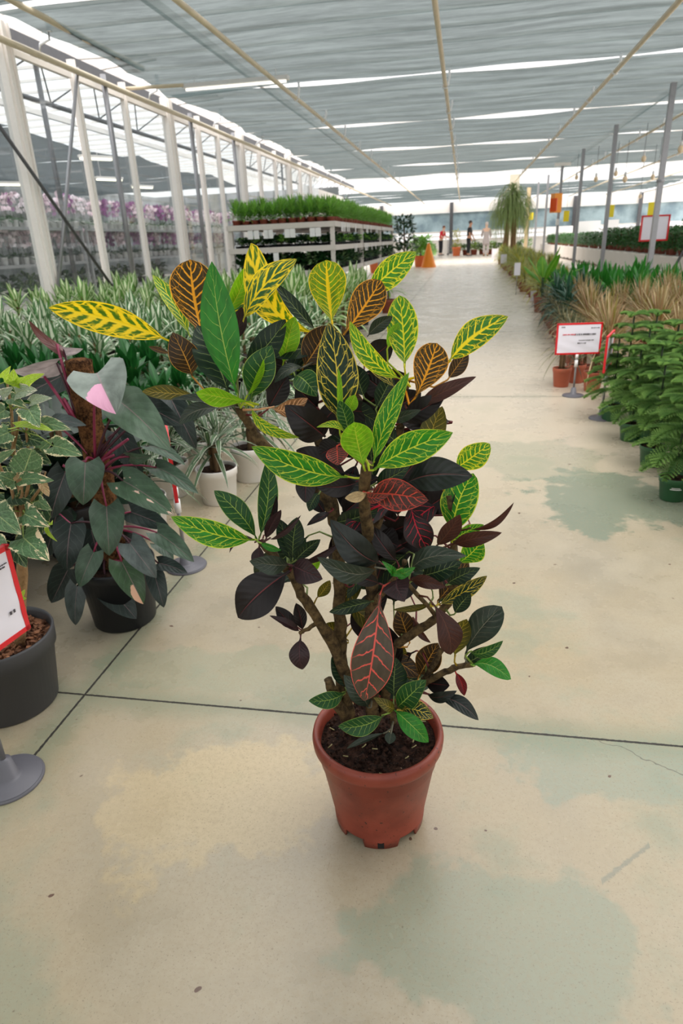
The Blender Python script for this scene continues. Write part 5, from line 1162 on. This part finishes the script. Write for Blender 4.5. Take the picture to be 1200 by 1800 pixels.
def bushplant(sd, mat): 
    st = MB()
    for k in range(4): st.tube([(0.02*math.cos(k*1.6), 0.02*math.sin(k*1.6), 0.1), (0.05*math.cos(k*1.6), 0.05*math.sin(k*1.6), 0.3), (0.10*math.cos(k*1.6), 0.10*math.sin(k*1.6), 0.45)], 0.006, 5)
    return plant('bench_bush', LBU[0], 'potted plant', (0.085, 0.066, 0.14), brown_pot, bush(sd, 200, 0.21, 0.10, 0.42, 0.045, 0.10), mat, LBU[1], st, cane)
BU = Kind([bushplant(800, m_bush), bushplant(801, m_bush), bushplant(802, m_bush2)])
y = 11.2; k = 0
while y < 39:
    for c_ in range(3 if y < 22 else 2):
        BU.put(4.42+0.52*c_+rr.uniform(-.05, .05), y+rr.uniform(-.06, .06), 0.505, None, rr.uniform(0.95, 1.15)*(1.25 if y < 17 and c_ > 0 else 1.0)*(1.0 if y < 24 else 0.85), v=(2 if (y < 17 and c_ > 0) else k % 2)); k += 1
    y += 0.46 if y < 24 else 0.62
# red framed notice over the bench
p = PY(1150, 401, 14.6); t = thing('notice_board', 'red framed white notice standing among bushes on the bench, behind the nearest post', 'sign', (p.x, p.y, 0), 0.1)
MB().box((0, 0, p.z), (0.50, 0.012, 0.44)).build('sheet', paper, t)
fb = MB()
for c, d in (((0, 0, p.z+0.22), (0.54, 0.03, 0.03)), ((0, 0, p.z-0.22), (0.54, 0.03, 0.03)), ((0.255, 0, p.z), (0.03, 0.03, 0.44)), ((-0.255, 0, p.z), (0.03, 0.03, 0.44))): fb.box(c, d)
fb.build('frame', red, t); MB().tube([(0, 0.02, 0.0), (0, 0.02, p.z-0.2)], 0.012, 8).build('pole', galv, t)
for (px, py, Y, w, h, lab) in [(1035, 398, 31, 0.9, 0.42, 'pale board beyond the bench bushes between the second and third posts'), (980, 405, 36, 1.4, 0.35, 'long pale board far behind the bench'), (1075, 398, 30, 0.5, 0.5, 'small white board beyond the bench right of the second post')]:
    p = PY(px, py, Y); t = thing('pale_board', lab, 'board', (p.x, p.y, 0)); MB().box((0, 0, p.z), (w, 0.03, h)).build('panel', white_clean, t); MB().tube([(0, 0.03, 0), (0, 0.03, p.z)], 0.02, 6).build('pole', galv, t)

# ================================================================== left: plant racks
rackm = plain('rack_white', (206, 198, 192), 0.45, 0, 0.06)
ZS = (0.70, 1.02, 1.32); RX0, RX1 = -3.28, -1.76
racks = []
for i, (y0, y1) in enumerate(((9.5, 12.1), (12.25, 14.85), (15.0, 17.6))):
    t = thing('plant_rack', ['white three tier plant rack nearest the viewer, its end facing the aisle front', 'second white plant rack behind the first', 'third white plant rack, farthest down the aisle'][i], 'rack', ((RX0+RX1)/2, (y0+y1)/2, 0)); W = RX1-RX0; D = y1-y0
    for sx_ in (-1, 1):
        for sy_ in (-1, 1): MB().box((sx_*(W/2-0.03), sy_*(D/2-0.03), 0.655), (0.055, 0.055, 1.31)).build('leg', rackm, t)
    for z in ZS:
        mb = MB(); mb.box((0, 0, z-0.03), (W, D, 0.02))
        for sy_ in (-1, 1): mb.box((0, sy_*(D/2-0.0), z-0.035), (W, 0.035, 0.07))
        for sx_ in (-1, 1): mb.box((sx_*W/2, 0, z-0.035), (0.035, D, 0.07))
        mb.build('shelf', rackm, t)
m_palm = strap_mat('small_palm_green', (116, 172, 66), (164, 206, 104), None, 0.2, 0.3, 0.35); m_low = strap_mat('low_dark_leaves', (26, 64, 28), (40, 84, 36), None, 0.1, 0.2, 0.4); m_mix = strap_mat('speckled_leaves', (58, 96, 52), (140, 160, 110), None, 0.25, 0.2, 0.4)
def spl(name, lab, grp, pot, potm, fol, m): 
    t = thing(name, lab, 'potted plant', (0, 0, -50), 0, grp); potmb(*pot, 0.2, 14).build('pot', potm, t); fol.build('foliage', m, t); return t
L1 = ('bushy small palm in a brown pot on the top rack shelf', 'small palms on the top rack shelf'); L2 = ('low dark green plant on the middle rack shelf', 'low plants on the middle rack shelf'); L3 = ('leafy plant in a dark pot on the lower rack shelf', 'plants on the lower rack shelf')
S1 = Kind([spl('small_palm', *L1, (0.058, 0.046, 0.08), brown_pot, rosette(60, 0.19, 0.024, 0.09, 900+i, (0.2, 1.4), 0.4, 0.14, prof_strap, 5, 1, 0.2, 0.02), m_palm) for i in range(3)])
S2 = Kind([spl('low_plant', *L2, (0.055, 0.045, 0.05), black_pot, bush(920+i, 60, 0.07, 0.06, 0.08, 0.03, 0.05), m_low if i < 2 else m_palm) for i in range(3)])
S3 = Kind([spl('leafy_plant', *L3, (0.06, 0.048, 0.07), black_pot, bush(940+i, 60, 0.09, 0.08, 0.14, 0.05, 0.09), m_low if i < 2 else m_mix) for i in range(3)])
rr = random.Random(17)
for i, (y0, y1) in enumerate(((9.5, 12.1), (12.25, 14.85), (15.0, 17.6))):
    rows = [y0+0.12+0.17*k for k in range(15)]
    for r_, y in enumerate(rows):
        for c_ in range(11):
            x = RX0+0.10+0.135*c_
            show = (r_ < 3 and i == 0) or c_ >= 9
            if not show: continue
            S1.put(x+rr.uniform(-.01, .01), y, ZS[2]-0.0195, None, rr.uniform(0.9, 1.12), *L1)
            if c_ % 1 == 0: S2.put(x, y+rr.uniform(-.02, .02), ZS[1]-0.0195, None, rr.uniform(0.9, 1.15), *L2)
            if r_ % 2 == 0 or c_ < 9: S3.put(x, y+rr.uniform(-.02, .02), ZS[0]-0.0195, None, rr.uniform(0.9, 1.15), *L3)
m_under = strap_mat('shaded_leaf_green', (26, 44, 32), (40, 60, 42), None, 0.08, 0.1, 0.3, 0.4)
for k, (x, y, h, lab) in enumerate(((-1.50, 1.62, 0.62, 'dark leafy plant in a black pot behind the philodendron, left of its moss pole'), (-1.42, 2.02, 0.6, 'dark leafy plant in a black pot behind the moss pole'), (-1.80, 1.98, 0.66, 'dark leafy plant in a black pot farther behind the variegated shrub'))):
    t = thing('leafy_plant', lab, 'potted plant', (x, y, 0)); potmb(0.12, 0.095, 0.2, 0.2, 32).build('pot', black_pot, t); soilmb(0.12, 0.2).build('soil', soilm, t)
    bush(1200+k, 120, 0.19, 0.2, h-0.3, 0.085, 0.17).build('foliage', m_under, t); canes(h-0.25, 3, 0.008, 0.17, 9).build('stem', cane, t)
# white price tags clipped on the rack edges
tagm = MB(); tagm.box((0, 0, -0.055), (0.004, 0.075, 0.12)); t0 = None
for z, ys in ((ZS[2], (10.0, 10.12, 10.26, 10.5, 10.66, 11.3, 12.6, 12.75, 13.2, 14.0, 14.2, 15.3, 15.5, 16.4)), (ZS[1], (11.2, 11.36, 12.4, 12.55, 12.7, 13.3, 13.9, 14.8, 15.2, 16.0)), (ZS[0], (10.6, 11.5, 12.5))):
    for y in ys:
        o = tagm.build('price_tag', white_clean) if t0 is None else t0.copy()
        if t0 is None: t0 = o
        else: COL.objects.link(o)
        o.location = (RX1+0.021, y, z-0.015); tag(o, 'white price tag clipped to the aisle edge of a rack shelf', 'price tag', 'price tags on the rack edges')
tf = MB(); tf.box((0, 0, -0.06), (0.075, 0.004, 0.11)); t1 = None
for x in (-2.95, -2.86, -2.72, -2.66, -2.6, -2.42, -2.34, -2.06, -1.98):
    o = tf.build('price_tag', white_clean) if t1 is None else t1.copy()
    if t1 is None: t1 = o
    else: COL.objects.link(o)
    o.location = (x, 9.48, ZS[2]-0.07 if x != -2.6 else ZS[1]-0.07); tag(o, 'white price tag hanging under the front edge of the top rack shelf', 'price tag', 'price tags on the rack front')
for x0, x1, z in ((-3.2, -2.5, ZS[1]), (-2.45, -1.85, ZS[1]), (-3.2, -2.5, ZS[2]), (-2.45, -1.85, ZS[2])):
    o = MB().box(((x0+x1)/2, 9.56, z-0.008), (x1-x0, 0.045, 0.022)).build('nursery_tray', black_pot); tag(o, 'black plastic strip of a plant tray along the rack front', 'tray', 'plant trays on the rack')
# palms and trees beyond the rack
LPm = 'leafy green palm in a brown pot on the aisle edge before the racks'
pa = plant('parlour_palm', LPm, 'potted plant', (0.13, 0.1, 0.2), brown_pot, rosette(70, 0.42, 0.030, 0.3, 33, (0.2, 1.45), 0.5, 0.25, prof_strap, 6, 1), m_palm, None, canes(0.3, 3, 0.01, 0.16, 3), cane); pa.location = (-1.13, 10.5, 0)
for (x, y, h, sd, lab) in ((-2.25, 26.6, 1.9, 3, 'dark fern-like tree in a large orange terracotta pot beyond the racks'), (-1.72, 28.0, 1.2, 4, 'lower green bush in an orange terracotta pot beside the dark tree'), (-3.0, 24.0, 1.7, 5, 'dark leafy tree just beyond the last rack')):
    t = thing('potted_tree', lab, 'potted plant', (x, y, 0)); potmb(0.26, 0.2, 0.42).build('pot', pot_o, t); soilmb(0.26, 0.42).build('soil', soilm, t)
    bush(sd, 420, 0.5, 0.5, h-0.6, 0.09, 0.22).build('foliage', m_low if sd != 4 else m_palm, t); MB().tube([(0, 0, 0.38), (0.02, 0, 0.8), (0, 0.03, h*0.8)], 0.03, 8).build('stem', cane, t)
t = MB().lathe([(0.30, 0.0), (0.28, 0.05), (0.05, 0.85), (0.02, 0.88)], 20).build('orange_cone', plain('cone_orange', (244, 140, 20), 0.5)); t.location = (-1.35, 27.2, 0); tag(t, 'orange cone standing by the terracotta pots beyond the racks', 'cone')
LLo = ('low green plant lining the left aisle edge far back', 'low plants on the far left aisle edge')
LO = Kind([spl('edging_plant', *LLo, (0.2, 0.16, 0.25), white_pot, bush(960+i, 110, 0.42, 0.28, 0.35, 0.08, 0.2), m_mix if i else m_palm) for i in range(2)])
for k in range(11): LO.put(-1.75-0.02*k, 29+1.2*k, 0, None, 1.0, *LLo); pass
LFr = ('yellowish plant in a brown pot on the floor by the two far customers', 'pots by the far customers')
FR = Kind([spl('floor_plant', *LFr, (0.2, 0.16, 0.3), brown_pot, bush(970+i, 90, 0.3, 0.3, 0.3, 0.1, 0.22), m_mix if i else ty[1]) for i in range(2)])
for k in range(8): FR.put(-0.4+0.5*k, 43.2+0.3*(k % 2), 0, None, 1.0, *LFr)
for k in range(4): LO.put(0.5+1.1*k, 45.5, 0, None, 1.15, 'tall green plant behind the two far customers', 'tall plants behind the customers')
t = spl('stand_in_plant', 'tall pale yellow plant in an orange pot, standing in for an unclear pale figure between the far people', None, (0.26, 0.2, 0.5), pot_o, bush(990, 120, 0.22, 0.5, 0.9, 0.08, 0.16), ty[0]); t.location = (-0.45, 42.5, 0)  # made-up plant in place of an unclear pale figure

# ================================================================== orchids behind the glass
shm = plain('orchid_shelf_grey', (150, 150, 152), 0.5, 0, 0.1)
OX = -6.75
for i, (y0, y1) in enumerate(((7.2, 11.6), (11.7, 16.1), (16.2, 20.6))):
    t = thing('orchid_shelf', ['grey three tier orchid shelf behind the front glass bays', 'grey three tier orchid shelf behind the thick white glass post', 'grey three tier orchid shelf farthest back behind the glass'][i], 'shelf', (OX-0.35, (y0+y1)/2, 0)); D = y1-y0
    for z in (0.42, 0.92, 1.46): MB().box((0, 0, z-0.02), (0.8, D, 0.045)).build('shelf', shm, t)
    for sx_ in (-1, 1):
        for sy_ in (-1, 1): MB().box((sx_*0.37, sy_*(D/2-0.03), 0.75), (0.05, 0.05, 1.5)).build('leg', shm, t)
def orchid(sd):
    rr = random.Random(sd); lf = rosette(6, 0.20, 0.055, 0.10, sd, (0.2, 0.7), 0.4, 0.01, prof_croton, 5, 1); fl = MB(); st = MB()
    for q in range(2):
        a = rr.uniform(0, 6.28); pts = [Vector((0.11*t*t*math.cos(a), 0.11*t*t*math.sin(a), 0.10+0.34*math.sin(t*1.5))) for t in [k/6 for k in range(7)]]; st.tube(pts, 0.003, 5)
        for p in pts[2:]:
            for _ in range(2):
                c = p+Vector((rr.uniform(-.03, .03), rr.uniform(-.03, .03), rr.uniform(-.02, .02))); b = rr.uniform(0, 6.28); n_ = Vector((math.cos(b), math.sin(b), 0.2)).normalized(); s_ = n_.cross(Vector((0, 0, 1))).normalized(); u_ = s_.cross(n_)
                for k in range(5):
                    an = 2*PI*k/5+PI/2; d = s_*math.cos(an)+u_*math.sin(an); e = d.cross(n_); fl.add([c+n_*0.002, c+d*0.020+e*0.014, c+d*0.036-n_*0.004, c+d*0.020-e*0.014], [(0, 1, 2, 3)])
    return lf, fl, st
petal = {k: plain('petal_'+k, c, 0.5, 0, 0.12, 20) for k, c in dict(white=(236, 222, 228), pink=(230, 204, 214), purple=(158, 84, 150), red=(196, 40, 44)).items()}
def orch(col, sd):
    lf, fl, st = orchid(sd); lab = {'white': 'white orchid in a pale pot on the orchid shelf', 'pink': 'pale pink orchid in a pale pot on the orchid shelf', 'purple': 'purple orchid in a pale pot on the orchid shelf', 'red': 'red flowering orchid on the front of the orchid shelf'}[col]
    t = thing('orchid', lab, 'orchid', (0, 0, -50), 0, col+' orchids behind the glass'); potmb(0.05, 0.04, 0.1, 0.2, 12).build('pot', white_pot, t); lf.build('foliage', m_low, t); fl.build('flowers', petal[col], t); st.build('stem', stem_green, t); return t
OR = {c: Kind([orch(c, 1000+i+10*j) for i in range(2)]) for j, c in enumerate(('white', 'pink', 'purple', 'red'))}
rr = random.Random(12)
for z in (0.92, 1.46):
    y = 7.35
    while y < 20.4:
        for dx in (-0.12, -0.36):
            if y < 8.0: c = rr.choice(('pink', 'red', 'purple') if z > 1 else ('white', 'pink', 'pink'))
            elif y < 12.6: c = rr.choice(('white', 'white', 'pink', 'pink', 'purple') if z > 1 else ('white', 'white', 'pink'))
            elif y < 16.2: c = rr.choice(('purple', 'purple', 'pink'))
            else: c = rr.choice(('purple', 'pink', 'white'))
            OR[c].put(OX+dx+rr.uniform(-.03, .03), y+rr.uniform(-.04, .04), z+0.003, None, rr.uniform(0.95, 1.2), None, None)
        y += 0.24
for k in range(16): S3.put(OX-0.2, 7.6+0.5*k, 0.423, None, 1.5, 'dark leafy plant on the lowest orchid shelf', 'plants on the lowest orchid shelf')
# back of the orchid room
s = NT('orchid_room_wall'); tcx = s.n('ShaderNodeTexCoord'); n_ = s.noise(tcx.outputs['Object'], 1.2, 4, 0.6)
wl = s.done(s.bsdf(s.mix(s.mr(n_, 0.35, 0.65), lin((96, 102, 104)), lin((150, 154, 156))), 0.7))
mb = MB(); mb.box((-15.2, 16, 0.9), (0.1, 40, 1.8)); mb.box((-15.2, 4.0, 2.6), (0.1, 18, 1.7)); mb.box((-15.2, 31, 2.6), (0.1, 20, 1.7)); mb.box((-10.2, 30.0, 1.6), (9.8, 0.1, 3.2)); mb.box((-10.2, 2.4, 1.6), (9.8, 0.1, 3.2))
struct(mb.build('wall_orchid_room', wl))

# ================================================================== people at the far end
skin_m = plain('skin', (190, 140, 112), 0.55, 0, 0.05); skin_l = plain('skin_light', (222, 180, 154), 0.55, 0, 0.05)
def skinmesh(name, verts, edges, mat, parent, root=0, sub=2):
    me = bpy.data.meshes.new(name); me.from_pydata([v[0] for v in verts], edges, []); o = bpy.data.objects.new(name, me); COL.objects.link(o); o.parent = parent
    md = o.modifiers.new('skin', 'SKIN'); sv = me.skin_vertices[0].data
    for i, v in enumerate(verts):
        r = v[1]; sv[i].radius = (r, r) if not isinstance(r, tuple) else r
        sv[i].use_root = (i == root)
    md.use_smooth_shade = True; o.modifiers.new('sub', 'SUBSURF').levels = sub; o.modifiers['sub'].render_levels = sub; me.materials.append(mat); return o
def person(label, loc, rz, top, bottom, hairc, skin, H=1.75, lean=0.0, arms=((0.25, -0.5), (0.25, -0.5)), coat=False, topm=None, cap=None):
    """facing -Y before rotation; arms = forearm (forward, down) directions"""
    t = thing('person', label, 'person', loc, rz); k = H/1.75
    def V(x, y, z): 
        f = max(0, z-0.95); return Vector((x, y-lean*f, z-0.12*lean*f))*k
    pel = (V(0, 0, .95), (.15*k, .11*k)); spn = (V(0, 0, 1.15), (.13*k, .10*k)); chs = (V(0, 0, 1.36), (.16*k, .11*k)); nck = (V(0, 0, 1.50), .055*k); hd0 = (V(0, -.02, 1.58), .075*k); hd1 = (V(0, -.03, 1.66), .09*k); hd2 = (V(0, -.025, 1.72), .065*k)
    vs = [pel, spn, chs, nck, hd0, hd1, hd2]; es = [(0, 1), (1, 2), (2, 3), (3, 4), (4, 5), (5, 6)]
    for s_, (fw, dn) in zip((-1, 1), arms):
        sh = V(s_*.19, 0, 1.41); el = sh+Vector((s_*.05, -.06, -.28))*k; d = Vector((0, -fw, dn)).normalized()*.26*k; wr = el+d; hn = wr+d*.30
        i = len(vs); vs += [(sh, .058*k), (el, .044*k), (wr, .03*k), (hn, (.045*k, .02*k))]; es += [(2, i), (i, i+1), (i+1, i+2), (i+2, i+3)]
        for f in range(4):
            j = len(vs); q = hn+Vector((0, 0, 0))+(d.normalized()*0.07+Vector((s_*0.0, 0, 0)))*k+d.cross(Vector((1, 0, 0))).normalized()*(f-1.5)*.018*k; vs += [(q, .008*k)]; es += [(i+3, j)]
        j = len(vs); vs += [(hn+Vector((-s_*.04, -.02, .01))*k, .009*k)]; es += [(i+2, j)]
    for s_ in (-1, 1):
        i = len(vs); vs += [(Vector((s_*.09, 0, .86))*k, .09*k), (Vector((s_*.10, -.015, .50))*k, .062*k), (Vector((s_*.10, .02, .10))*k, .042*k), (Vector((s_*.11, -.12, .03))*k, (.04*k, .03*k))]; es += [(0, i), (i, i+1), (i+1, i+2), (i+2, i+3)]
    skinmesh('body', vs, es, skin, t)
    # clothes
    tv = [(V(0, 0, 1.47), .075*k), (V(0, 0, 1.36), (.178*k, .128*k)), (V(0, 0, 1.15), (.155*k, .125*k)), (V(0, 0, .93), (.17*k, .13*k))]; te = [(0, 1), (1, 2), (2, 3)]
    if coat: tv += [(V(0, 0, .72), (.22*k, .17*k)), (V(0, 0, .56), (.25*k, .19*k))]; te += [(3, 4), (4, 5)]
    for s_, (fw, dn) in zip((-1, 1), arms):
        sh = V(s_*.19, 0, 1.41); el = sh+Vector((s_*.05, -.06, -.28))*k; wr = el+Vector((0, -fw, dn)).normalized()*.24*k; i = len(tv); tv += [(sh, .074*k), (sh.lerp(el, .85 if not coat else 1), .062*k)]; te += [(1, i), (i, i+1)]
        if coat: tv += [(wr, .05*k)]; te += [(i+1, i+2)]
    skinmesh('coat' if coat else 'shirt', tv, te, topm, t)
    bv = [(V(0, 0, .97), (.15*k, .118*k)), (Vector((0, 0, .90))*k, (.15*k, .12*k))]; be = [(0, 1)]
    for s_ in (-1, 1):
        i = len(bv); bv += [(Vector((s_*.095, 0, .82))*k, .10*k), (Vector((s_*.10, -.015, .50))*k, .078*k), (Vector((s_*.10, .02, .12))*k, .066*k)]; be += [(1, i), (i, i+1), (i+1, i+2)]
    skinmesh('trousers', bv, be, bottom, t)
    c = V(0, -.015, 1.69); mb = MB(); mb.ball(c, .098*k, 14, 10, 0, (0.92, 1.02, 0.95)); mb.v = [v for v in mb.v]; hb_ = mb.build('hair', hairc, t)
    hb_.location = (0, 0.022*k, 0.022*k)
    mb = MB(); hc = V(0, -.03, 1.645)
    mb.ball(hc+Vector((0, -.092, -.005))*k, .014*k, 6, 5, 0, (0.8, 1.1, 1.2)); mb.build('nose', skin, t)
    for s_ in (-1, 1): MB().ball(hc+Vector((s_*.032, -.082, .02))*k, .009*k, 6, 5).build('eye', galv_dark, t)
    for s_ in (-1, 1): MB().box(Vector((s_*.11, -.05, .03))*k, (.09*k, .25*k, .06*k)).build('shoe', galv_dark if not coat else tan_bark, t)
    return t
clothm = {n: plain('cloth_'+n, c, 0.8, 0, 0.06, 8) for n, c in dict(red=(214, 30, 50), black=(28, 28, 32), navy=(34, 32, 40), greige=(180, 168, 166), pale=(196, 186, 184), scarf=(214, 196, 192)).items()}
hair_d = plain('hair_dark', (52, 38, 32), 0.7); hair_b = plain('hair_brown', (116, 66, 48), 0.7)
f1 = GZ(774, 449); f2 = GZ(822.5, 450); f3 = GZ(853, 450)
person('person in a red top and dark trousers leaning towards a cart at the far end', f1, math.radians(60), None, clothm['navy'], hair_b, skin_l, 1.72, 0.30, ((0.9, -0.35), (0.9, -0.25)), topm=clothm['red'])
person('person in black clothes with short hair seen from the side, looking down', f2, math.radians(75), None, clothm['black'], hair_d, skin_m, 1.85, 0.10, ((0.3, -0.8), (0.35, -0.7)), topm=clothm['black'])
person('person in a long greige coat and pale headscarf seen from behind', f3, math.radians(180), None, clothm['pale'], clothm['scarf'], skin_l, 1.72, 0.08, ((0.6, -0.3), (0.6, -0.2)), coat=True, topm=clothm['greige'])
ct = thing('shopping_cart', 'grey metal cart in front of the person in red', 'cart', (f1.x+0.75, f1.y-0.15, 0))
mb = MB(); 
for z in (0.45, 0.55, 0.65, 0.75, 0.85, 0.95):
    mb.tube([(-.3, -.25, z), (.35, -.22, z), (.35, .22, z), (-.3, .25, z), (-.3, -.25, z)], 0.008, 5)
for x in (-.3, -.15, 0, .15, .35):
    for y in (-.24, .24): mb.tube([(x, y, .45), (x, y, .95)], 0.006, 5)
mb.build('basket', galv, ct); MB().tube([(-.42, -.25, 1.02), (-.42, .25, 1.02)], 0.016, 8).build('handle', galv_dark, ct)
for x, y in ((-.28, -.22), (-.28, .22), (.3, -.2), (.3, .2)):
    MB().tube([(x, y, .12), (x, y, .46)], 0.012, 6).build('leg', galv, ct); MB().tube([(x, y-.02, .06), (x, y+.02, .06)], 0.06, 12).build('wheel', galv_dark, ct)
